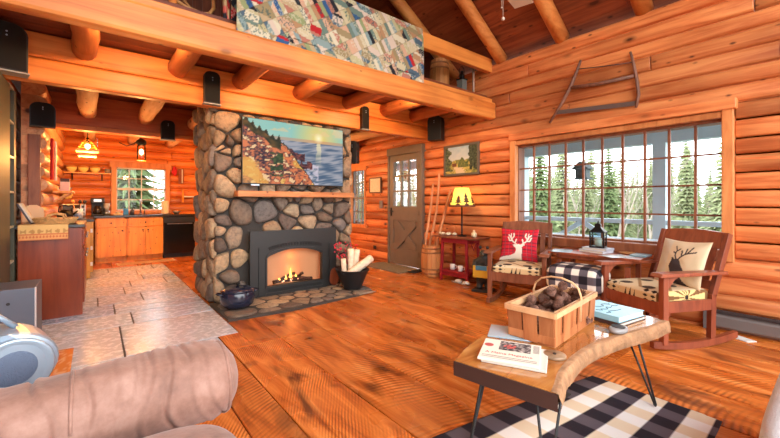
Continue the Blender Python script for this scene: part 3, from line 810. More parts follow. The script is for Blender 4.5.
for i in range(22):                                          # louvre slots under the arch and along the base
    a = PI*(.17+.66*i/21); x, z = W_/2+.41*math.cos(a), .53+.10*math.sin(a)**.8
    b.obox((x, -.004, z), (.024, .012, .04), (0, -(a-PI/2)*.35, 0))
VENT = plain('vent_black', (12, 12, 12), .7); o = b.out('louver', VENT, ins); o['kind'] = 'stuff'
b = B(); b.box(.215, .955, -.006, .0, .05, .082); b.out('base_vent', VENT, ins)
b = B(); d0, d1, zt = .03, .14, .60
b.box(.16, 1.01, .135, .15, .05, zt); b.box(.16, .175, .05, .15, .05, zt); b.box(.995, 1.01, .05, .15, .05, zt); b.box(.16, 1.01, .05, .15, .085, .10); b.box(.16, 1.01, .05, .15, zt-.01, zt)
b.out('firebox', plain('firebox_ceramic', (196, 150, 112), .8), ins)
b = B(); rr = random.Random(2)
for (x0, x1, z0, z1, y, r_) in ((.32, .66, .135, .16, .10, .024), (.5, .86, .155, .125, .095, .026), (.42, .62, .16, .225, .11, .02), (.60, .74, .15, .215, .11, .02)):
    b.tube([(x0+(x1-x0)*i/5, y, z0+(z1-z0)*i/5+rr.uniform(-.006, .006)) for i in range(6)], r_, 8, wob=.2)
b.out('log_set', plain('charred_log', (58, 40, 34), .9, bump=.5, var=.4, vscale=30), ins)
b = B()
for i in range(18): b.ball((rr.uniform(.36, .66), rr.uniform(.07, .11), rr.uniform(.125, .155)), rr.uniform(.006, .012), 6, 4)
o = b.out('embers', emit('ember', (255, 190, 150), .9), ins); o['kind'] = 'stuff'
def flame(b, x, y, z, h, w):
    prof = [(0, 0), (w*.8, .1), (w, .22), (w*.7, .45), (w*.35, .72), (0, 1)]
    M = Matrix.Translation((x, y, z)); b.lathe([(r_, t*h) for r_, t in prof], 10, M=Matrix.Translation((0, 0, 0)), c=(x, y, z))
for x, h in ((.555, .15), (.49, .07), (.63, .065), (.40, .04)):
    b = B(); flame(b, x, .10, .15, h, .022); b.out('flame', emit('flame_yellow', (255, 196, 96), 1.3), ins)
b = B(); b.prism(op, .012, .016, lambda u, v, w: (u, w, v)); b.out('glass', glassmat('insert_glass', (1, .96, .92), .1), ins)
light('POINT', (2.02, 4.585, .30), .42, (255, 150, 70), .05, name='fire_light')
light('POINT', (2.02, 4.585, .48), .25, (255, 160, 90), .05, name='fire_light')

# ------------------------------------------------------------------ television
def tvcol(u, v):
    hz = .715
    n1 = nz(u, v, 6, 1); n2 = nz(u, v, 17, 5); n3 = nz(u, v, 40, 9)
    edge = .95-.88*u-1.6*max(0, u-.38)**1.2+.05*nz(u, 0, 14, 3)
    if u < .36 and v < edge+.03 and v > edge-.12:                         # conifers on the headland
        pass
    tree = edge+.02+.085*max(0, 1-abs(((u*17) % 1)-.5)*2.6)*(u < .37)*(.6+.6*hsh(int(u*17)))
    if v < edge:
        if u < .34 and v > edge-.10+.05*n1: c = lerp((52, 58, 40), (120, 92, 56), .5+n2)
        else:
            t = n1*.7+n2*.8+n3*.7+nz(u, v, 75, 4)*.5
            c = lerp((228, 140, 96), (72, 54, 70), max(0, min(1, .42+t*1.3)))
            if n2+n3*.6 > .34: c = (246, 206, 160)
            if n1 < -.28 and v < .5: c = lerp(c, (236, 190, 90), .6)
            if .24 < u < .36 and .12 < v < .5 and n2+n1 < .15: c = lerp((52, 66, 50), (98, 112, 72), .5+n3)
            if u < .14 and v < .35: c = lerp(c, (240, 190, 110), .5)
        return lin(c)
    if v < tree: return lin(lerp((44, 52, 42), (96, 82, 58), max(0, .4+n3)))
    if v < hz:
        rocks = (.36 < u < .58 and abs(v-(.52-.3*(u-.36))) < .06+.05*n2) or (.45 < u < .66 and abs(v-.32) < .05+.07*n2) or (u < .55 and v < .24+.25*n1)
        if rocks: return lin(lerp((150, 92, 84), (70, 52, 66), max(0, min(1, .5+n3*1.5))))
        w = nz(u*1.2+v*1.1, v*7-u*2.2, 5, 2)
        c = lerp((176, 176, 184), (96, 116, 140), max(0, min(1, .45+w*1.5-(v-.4)*.4)))
        if abs(u-.725) < .02+.05*(hz-v)*.6+.012*n3: c = lerp(c, (255, 240, 190), .75*max(0, (v-.3)/.42))
        if u < .72 and v < .36 and n2 > -.05: c = lerp(c, (226, 214, 226), .7)
        return lin(c)
    d = math.hypot((u-.725)*1.75, v-.805)
    c = lerp((250, 214, 120), (160, 206, 196), min(1, d*2.0)); c = lerp(c, (206, 214, 200), max(0, n1*.9))
    if .70 < v < .77: c = lerp(c, (206, 150, 130), .55)
    if v > .86 and n1+n2*.5 > .1: c = lerp(c, (240, 206, 160), .5)
    if d < .10: c = lerp((255, 252, 220), c, d/.10)
    return lin(c)
def tvc(u, v): return tuple(min(1, max(0, x))**1.18 for x in tvcol(u, v))
tv = thing('television', 'large flat television showing rocky coast sunset above the mantel', 'television', (1.366, 4.50, 1.43))
b = B(); b.box(-.006, 1.392, .004, .05, -.012, .794, .004); b.out('bezel', BLACK, tv)
b = B(); b.grid(139, 79, lambda u, v: (u*1.386, .0035, v*.787), tvc, smooth=False); b.out('screen', painted('tv_screen', .3, emit=1.0/2**EXPO, spec=.08), tv)
b = B(); b.box(.55, .85, .05, .085, .2, .6); b.box(.6, .78, .03, .12, .79, .83); b.out('wall_mount', BLACK, tv)
b = B(); b.box(.1, .2, .004, .02, -.03, -.011); b.out('sensor_bar', SILVER, tv)

# ------------------------------------------------------------------ speakers
def speaker(loc, rz, w, h, d, label, group=None, shelf=True):
    t = thing('wall_speaker', label, 'speaker', loc, rz, group)
    pr = []; rad = w*.35
    for cx, cz, a0 in ((w/2-rad, h-rad, 0), (-w/2+rad, h-rad, PI/2)):
        pr += [(cx+rad*math.cos(a0+PI/2*i/6), cz+rad*math.sin(a0+PI/2*i/6)) for i in range(7)]
    pr += [(-w/2, 0), (w/2, 0)]
    b = B(); b.prism(pr, -d, 0, lambda u, v, q: (u, q, v), .006); b.out('cabinet', BLACK, t)
    b = B(); b.prism([(x*.9, .012+z*.95) for x, z in pr], -d-.004, -d+.001, lambda u, v, q: (u, q, v)); b.out('grille', plain('grille_cloth', (20, 20, 21), .95, bump=.4, bscale=300), t)
    if shelf:
        b = B(); b.box(-w/2-.01, w/2+.01, -d-.01, 0, -.014, -.002); b.out('shelf', plain('grey_shelf', (150, 150, 146), .4), t)
    b = B(); b.cyl((0, -d-.006, h*.80), (0, -d, h*.80), .007, n=8); b.cyl((0, -d-.006, h*.72), (0, -d, h*.72), .007, n=8); b.out('badge', SILVER, t)
    return t
speaker((1.035, 4.582, 2.325), 0, .165, .36, .075, 'black speaker on beam at the left edge of the chimney')
speaker((3.17, 4.582, 2.30), 0, .125, .34, .06, 'slim black speaker on beam right of the television')
speaker((-.61, 4.53, 2.31), R(12), .26, .40, .14, 'big black speaker at the far left end of the beam, above the ladder')
speaker((4.46, 4.27, 2.215), R(-70), .24, .40, .15, 'square black speaker in wall corner right of the loft beam', shelf=False)
speaker((3.12, 4.74, 1.79), R(-60), .15, .34, .10, 'black speaker on the right side of the chimney above the mantel', shelf=False)
speaker((-.505, 6.125, 2.10), R(6), .23, .29, .12, 'black speaker on the end of the left log wall above the cherry cabinet', shelf=False)
speaker((.90, 6.865, 2.20), 0, .19, .30, .11, 'black speaker hanging on the kitchen beam left of the chimney')

# ------------------------------------------------------------------ things on the hearth
enamel = plain('navy_enamel', (30, 34, 52), .18, spec=.7)
t = thing('enamel_pot', 'dark blue lidded enamel pot on the hearth left of insert', 'pot', (1.225, 4.22, .045))
t.scale = (1.1, 1.1, 1.1)
b = B(); b.lathe([(.0, 0), (.115, 0), (.15, .03), (.165, .09), (.158, .15), (.15, .165), (.142, .165), (.15, .09), (.11, .02), (0, .015)], 28); b.out('body', enamel, t)
b = B(); b.lathe([(.0, .163), (.158, .163), (.16, .17), (.12, .19), (.05, .204), (0, .207)], 28); b.out('lid', enamel, t)
b = B(); b.lathe([(0, .206), (.012, .206), (.014, .22), (.024, .228), (.02, .238), (0, .24)], 14); b.out('lid_knob', IRON, t)
for s in (-1, 1):
    b = B(); b.tube([(s*.15, -.05, .14), (s*.19, -.04, .15), (s*.2, 0, .152), (s*.19, .04, .15), (s*.15, .05, .14)], .009, 8); b.out('handle', enamel, t)
t = thing('coal_scuttle', 'flared black metal bucket full of birch logs on the hearth', 'bucket', (2.70, 4.17, .04))
b = B(); b.lathe([(0, 0), (.115, 0), (.12, .01), (.225, .255), (.23, .26), (.218, .26), (.11, .015), (0, .012)], 28); b.out('bucket_body', BLACK, t)
b = B(); b.tube([(.222*math.cos(a), .222*math.sin(a)*.2-.06-.12*math.sin(a), .25-.05*math.sin(a)) for a in [PI*i/12 for i in range(13)]], .006, 6); b.out('bail_handle', IRON, t)
BIRCH = plain('birch_bark', (226, 206, 176), .75, var=.2, vscale=18, bump=.3, bscale=30); CUT = plain('birch_end', (206, 164, 116), .8)
for i, (p0, p1, r_, wh) in enumerate((((-.10, .02, .04), (-.11, .05, .40), .035, 'short upright birch log at the left of the black bucket'), ((-.0, .02, .05), (.02, .07, .52), .046, 'tallest upright birch log standing in black bucket'), ((.07, .06, .06), (.13, .09, .50), .045, 'birch log leaning upright at the right of the black bucket'), ((-.11, -.07, .20), (.27, -.06, .385), .055, 'birch log lying slanted across the front of black bucket'))):
    q = thing('birch_log', wh, 'log', (2.70, 4.17, .04), 0, 'birch logs in the bucket')
    b = B(); b.tube([Vector(p0).lerp(Vector(p1), k/5) for k in range(6)], r_, 12, wob=.05); b.out('bark', BIRCH, q)
    b = B(); d = (Vector(p1)-Vector(p0)).normalized(); b.cyl(Vector(p1)-d*.002, Vector(p1)+d*.002, r_*.9, n=12); b.out('cut_end', CUT, q)
t = thing('berry_sprig', 'twigs of red berries standing in the log bucket', 'berries', (2.62, 4.24, .04))
tw = B(); be = B(); rr = random.Random(8)
for k in range(7):
    a = rr.uniform(-.9, .9); q = [Vector((0, .05, .22))]
    for i in range(5): q.append(q[-1]+Vector((math.sin(a)*.055+rr.uniform(-.012, .012), rr.uniform(-.02, .01), .075*math.cos(a*.8))))
    tw.tube(q, .003, 5)
    for i in range(12):
        p = q[rr.choice((2, 3, 4, 5))]+Vector((rr.uniform(-.03, .03), rr.uniform(-.03, .03), rr.uniform(-.03, .03))); be.ball(p, .0115, 7, 5)
tw.out('twigs', plain('twig', (90, 60, 44), .8), t); bo = be.out('berries', plain('red_berry', (206, 42, 62), .35), t); bo['kind'] = 'stuff'
t = thing('bellows', 'dark fireplace bellows standing against the stone beside insert', 'bellows', (2.575, 4.50, .04), 0, rot=(R(-9), R(14), 0))
pr = [(.075*math.sin(a)*(1 if a < PI else 1), .09-.09*math.cos(a)+(.06 if math.cos(a) < -.2 else 0)) for a in [2*PI*i/20 for i in range(20)]]
for yy in (-.045, .0):
    b = B(); b.prism(pr, yy, yy+.012, lambda u, v, w: (u, w, v), .002); b.out('board', DARKW, t)
b = B(); b.prism([(x*.92, .01+z*.95) for x, z in pr], -.034, .001, lambda u, v, w: (u, w, v)); b.out('leather', plain('brown_leather', (56, 36, 30), .6), t)
b = B(); b.cyl((0, -.015, .23), (0, -.015, .33), .02, .012, 10); b.out('nozzle', plain('brass', (176, 130, 60), .3, .9), t)

# ------------------------------------------------------------------ kitchen
def base_cabinet(x0, x1, label, doors, drawer=True):
    w = x1-x0; t = thing('base_cabinet', label, 'cabinet', (x0, 9.07, 0), 0)
    b = B(); b.box(.0, w, .02, .5, .09, .89); b.box(.0, w, .07, .5, 0, .09); b.out('body', CAB, t)
    b = B()
    for xa, xb, za, zb in ((0, w, .86, .89), (0, w, .09, .125), (0, .03, .09, .89), (w-.03, w, .09, .89), (0, w, .685, .71)): b.box(xa, xb, .0, .022, za, zb, .002)
    b.out('face_frame', CAB, t)
    d = B(); d.box(.025, w-.025, -.018, .002, .705, .865, .004); q = d.out('drawer', CAB, t); b = B(); b.ball((w/2, -.034, .785), .016, 10, 6); b.out('knob', IRON, q)
    n = doors; dw = (w-.05)/n
    for i in range(n):
        xa = .025+dw*i+.004; xb = .025+dw*(i+1)-.004
        d = B(); d.box(xa, xb, -.018, .002, .115, .685, .004); q = d.out('door', CAB, t)
        b = B(); b.ball((xb-.04 if i == 0 else xa+.04, -.034, .63), .016, 10, 6); b.out('knob', IRON, q)
    return t
base_cabinet(-.01, .485, 'knotty pine base cabinet, left one with a single wide door', 1)
base_cabinet(.49, 1.115, 'knotty pine base cabinet under the sink with two doors', 2)
STONETOP = plain('dark_countertop', (46, 44, 44), .25, var=.3, vscale=40)
b = B(); b.box(-.46, 1.78, 9.03, 9.58, .892, .932, .006); tag(b.out('countertop', STONETOP), 'dark worktop along the kitchen back wall below window', 'countertop')
t = thing('dishwasher', 'black dishwasher at the right end of kitchen counter', 'dishwasher', (1.125, 9.07, 0))
b = B(); b.box(0, .6, .02, .5, .08, .888); b.box(.01, .59, .06, .48, 0, .08); b.out('body', BLACK, t)
b = B(); b.box(.004, .596, -.012, .02, .1, .75, .006); b.out('door', plain('black_gloss', (14, 14, 16), .2), t)
b = B(); b.box(.004, .596, -.012, .02, .757, .886, .004); b.out('control_panel', BLACK, t)
b = B(); b.box(.06, .54, -.035, -.022, .725, .742, .004); b.box(.08, .1, -.03, -.01, .727, .74); b.box(.5, .52, -.03, -.01, .727, .74); b.out('handle', STEEL, t)
# peninsula with its counter, runner and clutter
t = thing('kitchen_island', 'reddish cherry panelled cabinet at the end of left counter', 'cabinet', (-.60, 5.10, 0))
b = B(); b.box(0, .49, .0, 1.08, .0, .93, .003); b.out('body', ISLW, t)
for i in range(3):
    d = B(); d.box(.488, .506, .06+.35*i, .38+.35*i, .12, .70, .003); q = d.out('door', ISLW, t); b = B(); b.ball((.52, .10+.35*i, .62), .014, 8, 6); b.out('knob', STEEL, q)
    d = B(); d.box(.488, .506, .06+.35*i, .38+.35*i, .73, .90, .003); q = d.out('drawer', ISLW, t); b = B(); b.ball((.52, .22+.35*i, .815), .014, 8, 6); b.out('knob', STEEL, q)
b = B(); b.box(-.02, .51, -.02, 1.08, .932, .965, .005); b.out('worktop', STONETOP, t)
def runnercol(u, v):
    c = (206, 168, 108)
    if v < .42:
        c = (208, 148, 92); k = (u*15) % 1
        if abs(v-.22) < .09 and abs(k-.5) < .32-abs(v-.22)*3: c = (176, 92, 60)
        if v < .05 or .36 < v: c = (190, 112, 70)
    elif v < .75 and ((u*6) % 1 > .3) and abs(v-.58) < .09+.05*math.sin(u*50): c = (168, 128, 78)
    return lin(c)
b = B(); b.grid(60, 24, lambda u, v: (-.595+.372*u, 5.068-.002*math.sin(u*20)*(1-v), .815+.153*v) , runnercol); b.grid(60, 6, lambda u, v: (-.595+.372*u, 5.068+.2*v, .9685), lambda u, v: lin((206, 168, 108)))
o = b.out('table_runner', FABRIC); sm = o.modifiers.new('thickness', 'SOLIDIFY'); sm.thickness = .003; sm.offset = 1
tag(o, 'tan patterned cloth runner hanging over the cherry cabinet front', 'table runner')
WICK = plain('wicker', (196, 150, 92), .7, bump=.8, bscale=90, var=.3, vscale=40)
t = thing('wicker_tray', 'open wicker tray basket on the cherry cabinet top', 'basket', (-.33, 5.36, .97))
b = B()
for i in range(4):
    z = .012+.014*i; g = 1+.05*i; b.tube([(.15*g*c, .14*g*s, z) for c, s in ((-1, -1), (1, -1), (1, 1), (-1, 1))], .009, 6, closed=True)
b.box(-.145, .145, -.135, .135, 0, .01); b.out('tray', WICK, t)
for s in (-1, 1):
    b = B(); b.tube([(-.07, s*.165, .05), (-.06, s*.17, .09), (0, s*.17, .105), (.06, s*.17, .09), (.07, s*.165, .05)], .009, 8); b.out('handle', WICK, t)
b = B()
for i in range(5): b.ball((-.08+.04*i, rr.uniform(-.06, .06), .035), (.03, .025, .022), 10, 6)
q = b.out('wrapped_rolls', plain('tan_wrap', (206, 170, 110), .6), None); tag(q, 'tan wrapped rolls lying in the wicker tray', 'food', kind='stuff'); q.location = (-.33, 5.36, .97)
t = thing('cookbook', 'open white page cookbook leaning at left on the cherry cabinet', 'book', (-.535, 5.52, .968), 0, rot=(0, R(-26), 0))
b = B(); b.box(-.008, .008, -.11, .11, 0, .24, .002); b.out('cover', plain('book_cover', (60, 50, 58), .5), t)
b = B(); b.box(.008, .022, -.10, .10, .008, .232); b.out('pages', PAPER, t)
t = thing('cutting_board', 'spotted pale wooden cutting board standing behind the cookbook', 'cutting board', (-.56, 5.82, .968), 0, rot=(R(-8), 0, 0))
b = B(); b.prism([(-.09, 0), (.09, 0), (.09, .16), (.03, .2), (-.03, .2), (-.09, .16)], 0, .016, lambda u, v, w: (u, w, v), .003); b.out('board', plain('beech', (216, 176, 132), .6), t)
# left counter run beyond the peninsula
t = thing('range_cabinet', 'pale yellow cabinet end panel facing the room in the left kitchen run', 'cabinet', (-.45, 7.40, 0))
YEL = wood('yellow_pine_panel', (222, 160, 62), (240, 186, 88), grain=(5, 5, .6), knots=False, rough=.4)
b = B(); b.box(0, .417, 0, 1.6, .10, .89); b.box(0, .38, .04, 1.6, 0, .1); b.out('body', YEL, t)
b = B(); b.box(.28, .38, -.016, .0, .13, .86, .003); q = b.out('door', YEL, t); b = B(); b.ball((.33, -.035, .40), .02, 10, 6); b.out('knob', STEEL, q)
b = B()
for z in (.2, .45, .72): b.box(.385, .415, -.006, .004, z, z+.06, .002); b.box(.31, .33, -.022, -.012, z, z+.05)
b.out('hinge', WHITE, t)
b = B(); b.box(-.0, .43, -.02, 1.6, .892, .932, .005); b.out('worktop', STONETOP, t)
t = thing('toaster_oven', 'silver and black toaster oven in the left kitchen corner', 'toaster oven', (-.33, 8.72, .934), R(12))
b = B(); b.box(-.17, .17, -.13, .13, .015, .235, .02); b.out('body', STEEL, t)
b = B(); b.box(-.15, .08, -.138, -.128, .03, .215, .004); q = b.out('door', plain('oven_glass', (70, 62, 52), .15), t); b = B(); b.cyl((-.14, -.16, .2), (.07, -.16, .2), .007, n=8); b.out('handle', BLACK, q)
b = B()
for z in (.06, .12, .18): b.cyl((.125, -.15, z), (.125, -.128, z), .018, n=12)
b.out('dial', BLACK, t)
t = thing('coffee_maker', 'black coffee maker with carafe left of the kitchen window', 'coffee maker', (.03, 9.32, .934))
b = B(); b.box(-.10, .10, -.11, .11, 0, .03, .006); b.box(-.10, .10, .03, .11, .03, .30, .01); b.box(-.11, .11, -.11, .11, .24, .345, .012); b.out('body', BLACK, t)
b = B(); b.lathe([(0, .032), (.06, .032), (.075, .07), (.07, .13), (.045, .17), (.045, .19), (0, .19)], 18, c=(0, -.03, 0)); b.out('carafe', plain('dark_glass', (44, 36, 30), .08), t)
b = B(); b.tube([(.07, -.05, .15), (.11, -.07, .14), (.11, -.07, .08), (.075, -.05, .07)], .008, 8); b.out('handle', BLACK, t)
b = B(); b.box(-.06, .06, -.114, -.108, .27, .32); b.out('control_panel', STEEL, t)
t = thing('blender_jar', 'clear blender jar right of the coffee maker', 'blender', (.17, 9.35, .934))
b = B(); b.lathe([(0, 0), (.06, 0), (.05, .09), (0, .09)], 16); b.out('base', STEEL, t)
b = B(); b.lathe([(.04, .092), (.06, .24), (.055, .24), (.035, .095), (0, .094)], 16); b.out('jar', plain('cloudy_glass', (176, 176, 170), .1), t)
t = thing('sink_faucet', 'chrome gooseneck faucet in front of the kitchen window', 'faucet', (.745, 9.46, .934))
b = B(); b.cyl((0, 0, 0), (0, 0, .03), .03, .022); b.out('base', STEEL, t)
b = B(); b.tube([(0, 0, .02), (0, 0, .24)]+[(0, -.07+.07*math.cos(a), .24+.07*math.sin(a)) for a in [PI*i/8 for i in range(1, 9)]]+[(0, -.14, .17)], .012, 10); b.out('spout', STEEL, t)
b = B(); b.tube([(.07, 0, 0), (.07, 0, .09), (.075, -.04, .12)], .009, 8); b.out('lever', STEEL, t)
t = thing('soap_dispenser', 'small dark soap pump bottle beside the kitchen sink', 'soap bottle', (.60, 9.42, .934))
b = B(); b.lathe([(0, 0), (.035, 0), (.036, .09), (.014, .11), (.014, .125), (0, .125)], 14); b.out('bottle', plain('smoke_plastic', (66, 66, 72), .2), t)
b = B(); b.tube([(0, 0, .12), (0, 0, .16), (0, -.04, .16)], .006, 6); b.out('pump', BLACK, t)
t = thing('sponge_box', 'bright blue box beside the soap bottle on kitchen counter', 'box', (.49, 9.42, .934))
b = B(); b.box(-.045, .045, -.03, .03, 0, .11, .008); b.out('carton', plain('bright_blue', (34, 126, 196), .4), t); b = B(); b.box(-.038, .038, -.024, .024, .108, .13, .004); b.out('sponge', plain('blue_sponge', (60, 150, 210), .8), t)
t = thing('paper_towel', 'beige paper towel roll standing right of kitchen window', 'paper towel roll', (1.185, 9.34, .934))
b = B(); b.lathe([(0, 0), (.08, 0), (.08, .012), (0, .012)], 20); b.cyl((0, 0, .01), (0, 0, .33), .009, n=8); b.out('stand', STEEL, t)
b = B(); b.lathe([(.015, .015), (.066, .015), (.068, .03), (.068, .28), (.066, .29), (.015, .29)], 24); b.out('roll', plain('cream_paper', (232, 216, 180), .9), t)
t = thing('serving_bowl', 'small grey bowl on the counter at the chimney edge', 'bowl', (1.40, 9.32, .934))
b = B(); b.lathe([(0, 0), (.04, 0), (.09, .06), (.085, .062), (.038, .012), (0, .01)], 20); b.out('bowl_body', plain('pewter', (120, 116, 110), .4, .4), t)
b = B(); b.ball((0, 0, .05), (.06, .06, .025), 10, 6, wob=.2); b.out('contents', PAPER, t)
t = thing('dish_rack', 'low cream dish tray on the sill side of kitchen counter', 'dish tray', (.36, 9.38, .934))
b = B(); b.box(-.08, .08, -.05, .05, 0, .03, .006); b.out('tray', plain('cream', (222, 196, 150), .6), t); b = B(); b.lathe([(0, .03), (.03, .03), (.05, .07), (0, .07)], 12); b.out('bowl', WHITE, t)
# wall shelf with four bowls
t = thing('wall_shelf', 'long thin pine shelf on kitchen back wall', 'shelf', (-.26, 9.44, 1.76))
b = B(); b.box(-.30, .50, -.10, .12, 0, .022, .003); b.out('board', CAB, t)
for x in (-.1, .36):
    b = B(); b.tube([(x, .11, -.12), (x, .11, -.005), (x, -.07, -.005)], .012, 6); b.tube([(x, .11, -.12), (x, .03, -.09), (x, -.06, -.01)], .009, 6); b.out('bracket', IRON, t)
for i, (x, l) in enumerate(((-.37, 'yellow bowl on kitchen shelf, leftmost of three'), (-.19, 'yellow bowl on kitchen shelf, middle of three'), (-.01, 'yellow bowl on kitchen shelf, rightmost of three'))):
    t = thing('soup_bowl', l, 'bowl', (x, 9.44, 1.783), 0, 'yellow bowls on the kitchen shelf'); t.scale = (1.15, 1.15, 1.3)
    b = B(); b.lathe([(0, 0), (.035, 0), (.07, .05), (.072, .075), (.066, .075), (.05, .02), (0, .015)], 18); b.out('bowl_body', plain('yellow_glaze', (246, 222, 140), .3), t)
    b = B(); b.lathe([(0, .074), (.074, .074), (.07, .088), (.03, .105), (0, .108)], 18); b.out('lid', plain('mustard_glaze', (206, 148, 70), .3), t)
    b = B(); b.tube([(.066, 0, .06), (.105, 0, .065), (.11, 0, .06)], .008, 6); b.out('handle', plain('brown_glaze', (120, 62, 36), .4), t)
t = thing('tin_mug', 'grey mug at the right end of the kitchen shelf', 'mug', (.185, 9.44, 1.783))
b = B(); b.lathe([(0, 0), (.04, 0), (.042, .09), (.036, .09), (.034, .01), (0, .008)], 18); b.out('cup', plain('grey_tin', (140, 132, 122), .4), t); b = B(); b.tube([(.04, 0, .075), (.068, 0, .07), (.068, 0, .03), (.04, 0, .02)], .006, 6); b.out('handle', plain('grey_tin2', (140, 132, 122), .4), t)
t = thing('wooden_daisy', 'yellow wooden daisy on kitchen back wall above toaster oven', 'wall decoration', (-.43, 9.56, 1.34))
b = B()
for i in range(7): a = 2*PI*i/7; b.ball((.05*math.cos(a), -.005, .05*math.sin(a)), (.034, .008, .034), 10, 6)
b.out('petals', plain('yellow_wood', (238, 196, 96), .6), t); b = B(); b.ball((0, -.012, 0), (.02, .008, .02), 10, 6); b.out('center', BLACK, t)
t = thing('corner_shelf', 'small pine shelf on the left kitchen log wall', 'shelf', (-.47, 7.25, 1.33))
b = B(); b.box(0, .22, -.35, .35, 0, .03, .004); b.out('board', CAB, t)
for y in (-.25, .25): b = B(); b.bar((.01, y, -.12), (.18, y, 0), .02, .02); b.out('bracket', CAB, t)
for y, x, l, c in ((6.62, -.455, 'long red towel hanging on left kitchen log wall', (196, 40, 44)), (6.90, -.44, 'long white towel hanging on left kitchen log wall', (226, 214, 204))):
    b = B(); b.grid(8, 12, lambda u, v: (x+.012*math.sin(u*9), y+.12*u, 1.50+.55*v)); o = b.out('hanging_towel', plain('towel_cloth', c, .9)); sm = o.modifiers.new('thickness', 'SOLIDIFY'); sm.thickness = .012; tag(o, l, 'towel')
for y, h, d, l, c in ((7.06, .13, .045, 'white book on the left kitchen shelf', (206, 190, 176)), (7.14, .18, .05, 'dark book on the left kitchen shelf', (60, 40, 40))):
    t = thing('shelf_book', l, 'book', (-.35, y, 1.362), 0, 'books on the left kitchen shelf')
    b = B(); b.box(-.05, .05, 0, d, 0, h, .002); b.out('cover', plain('book_cloth', c, .6), t); b = B(); b.box(-.045, .053, .005, d-.005, .005, h-.005); b.out('pages', PAPER, t)
b = B(); b.lathe([(0, 0), (.05, 0), (.085, .06), (.08, .06), (.045, .01), (0, .008)], 18); o = b.out('dark_bowl', plain('dark_glaze', (60, 40, 34), .3)); o.location = (-.36, 7.45, 1.362); tag(o, 'dark bowl at the end of the left kitchen shelf', 'bowl')
t = thing('utensil_crock', 'blue and white crock of utensils on left kitchen counter', 'crock', (-.22, 7.75, .934))
b = B(); b.lathe([(0, 0), (.06, 0), (.065, .08), (.06, .16), (.054, .16), (.05, .02), (0, .015)], 18); b.out('crock_body', plain('blue_white_glaze', (170, 182, 206), .3, var=.4, vscale=30), t)
for i in range(5):
    a = 2*PI*i/5; b = B(); p = Vector((.03*math.cos(a), .03*math.sin(a), .03)); q = p+Vector((.05*math.cos(a), .05*math.sin(a), .24)); b.tube([p, q], .006, 6); b.ball(q, (.024, .01, .032), 10, 6); b.out('utensil', (BLACK, CAB, STEEL, CAB, BLACK)[i], t)
t = thing('black_kettle', 'round black kettle on left kitchen counter', 'kettle', (-.37, 7.62, .934))
b = B(); b.lathe([(0, 0), (.08, 0), (.10, .04), (.095, .09), (.05, .14), (0, .15)], 20); b.out('body', IRON, t); b = B(); b.tube([(-.08, 0, .1), (-.07, 0, .19), (0, 0, .22), (.07, 0, .19), (.08, 0, .1)], .008, 8); b.out('handle', BLACK, t); b = B(); b.cyl((.08, 0, .06), (.15, 0, .13), .018, .01, 8); b.out('spout', IRON, t)
# right of the kitchen window
t = thing('oven_mitt', 'red oven mitt hanging right of the kitchen window', 'oven mitt', (1.40, 9.56, 1.80))
b = B(); b.ball((0, 0, .1), (.05, .015, .11), 12, 8); b.ball((-.05, 0, .08), (.018, .012, .04), 8, 6); b.out('mitt', plain('red_cloth', (186, 34, 44), .9), t); b = B(); b.tube([(0, 0, .2), (.01, 0, .235), (0, 0, .25)], .003, 5); b.out('loop', plain('red_loop', (150, 30, 34), .9), t)
t = thing('bread_board', 'dark board with white strip hanging beside red oven mitt', 'board', (1.53, 9.588, 1.62))
b = B(); b.box(-.05, .05, -.02, .0, 0, .34, .004); b.out('board', DARKW, t); b = B(); b.box(.012, .03, -.028, -.018, .02, .33); b.out('stripe', WHITE, t)
t = thing('wall_ledge', 'little white topped ledge on the wall beside chimney', 'ledge', (1.66, 9.50, 1.31))
b = B(); b.box(-.09, .14, -.05, .09, 0, .028, .003); b.out('ledge_top', WHITE, t); b = B(); b.box(-.12, -.09, -.03, .08, -.12, .18, .003); b.out('side_board', CAB, t)
t = thing('kitchen_mat', 'long pale woven mat on floor before the kitchen sink', 'mat', (.80, 8.72, .002), R(4))
b = B(); b.box(-.46, .46, -.17, .17, 0, .008, .003); b.out('mat_body', plain('oat_weave', (190, 160, 128), .9, bump=.5, bscale=90, var=.25, vscale=20), t)
for s in (-1, 1):
    b = B()
    for i in range(14): b.tube([(s*.46, -.16+.025*i, .004), (s*.49, -.16+.025*i+random.uniform(-.006, .006), .003)], .003, 4)
    o = b.out('fringe', plain('cream_fringe', (220, 204, 180), .9), t); o['kind'] = 'stuff'
# kitchen lamps
BULB = emit('warm_bulb', (255, 226, 170), 5)
t = thing('pyramid_pendant', 'pyramid wooden slat pendant lamp lit in the kitchen', 'pendant lamp', (-.10, 7.5, 1.93))
b = B(); b.cyl((0, 0, .28), (0, 0, .62), .006, n=6); b.out('cord', IRON, t)
for z, s, h in ((0, .105, .03), (.075, .135, .03)):
    b = B()
    for i in range(4): a = PI/2*i; c, q = math.cos(a), math.sin(a); b.bar((s*c-s*q, s*q+s*c, z), (-s*c-s*q, -s*q+s*c, z), .014, h, .003)
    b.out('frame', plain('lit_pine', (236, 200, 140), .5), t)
b = B()
for i in range(4): a = PI/4+PI/2*i; b.tube([(.19*math.cos(a), .19*math.sin(a), .08), (.02*math.cos(a), .02*math.sin(a), .29)], .007, 6)
for k in range(5):
    for i in range(4): a = PI/4+PI/2*i; e = a+PI/2; s = .17-.03*k; b.tube([(s*math.cos(a), s*math.sin(a), .105+.035*k), (s*math.cos(e), s*math.sin(e), .105+.035*k)], .005, 5)
b.out('cage', CAB, t)
b = B(); b.ball((0, 0, .15), (.035, .035, .045), 12, 8); b.out('bulb', BULB, t); b = B(); b.cyl((0, 0, .19), (0, 0, .29), .018, n=10); b.out('socket', IRON, t)
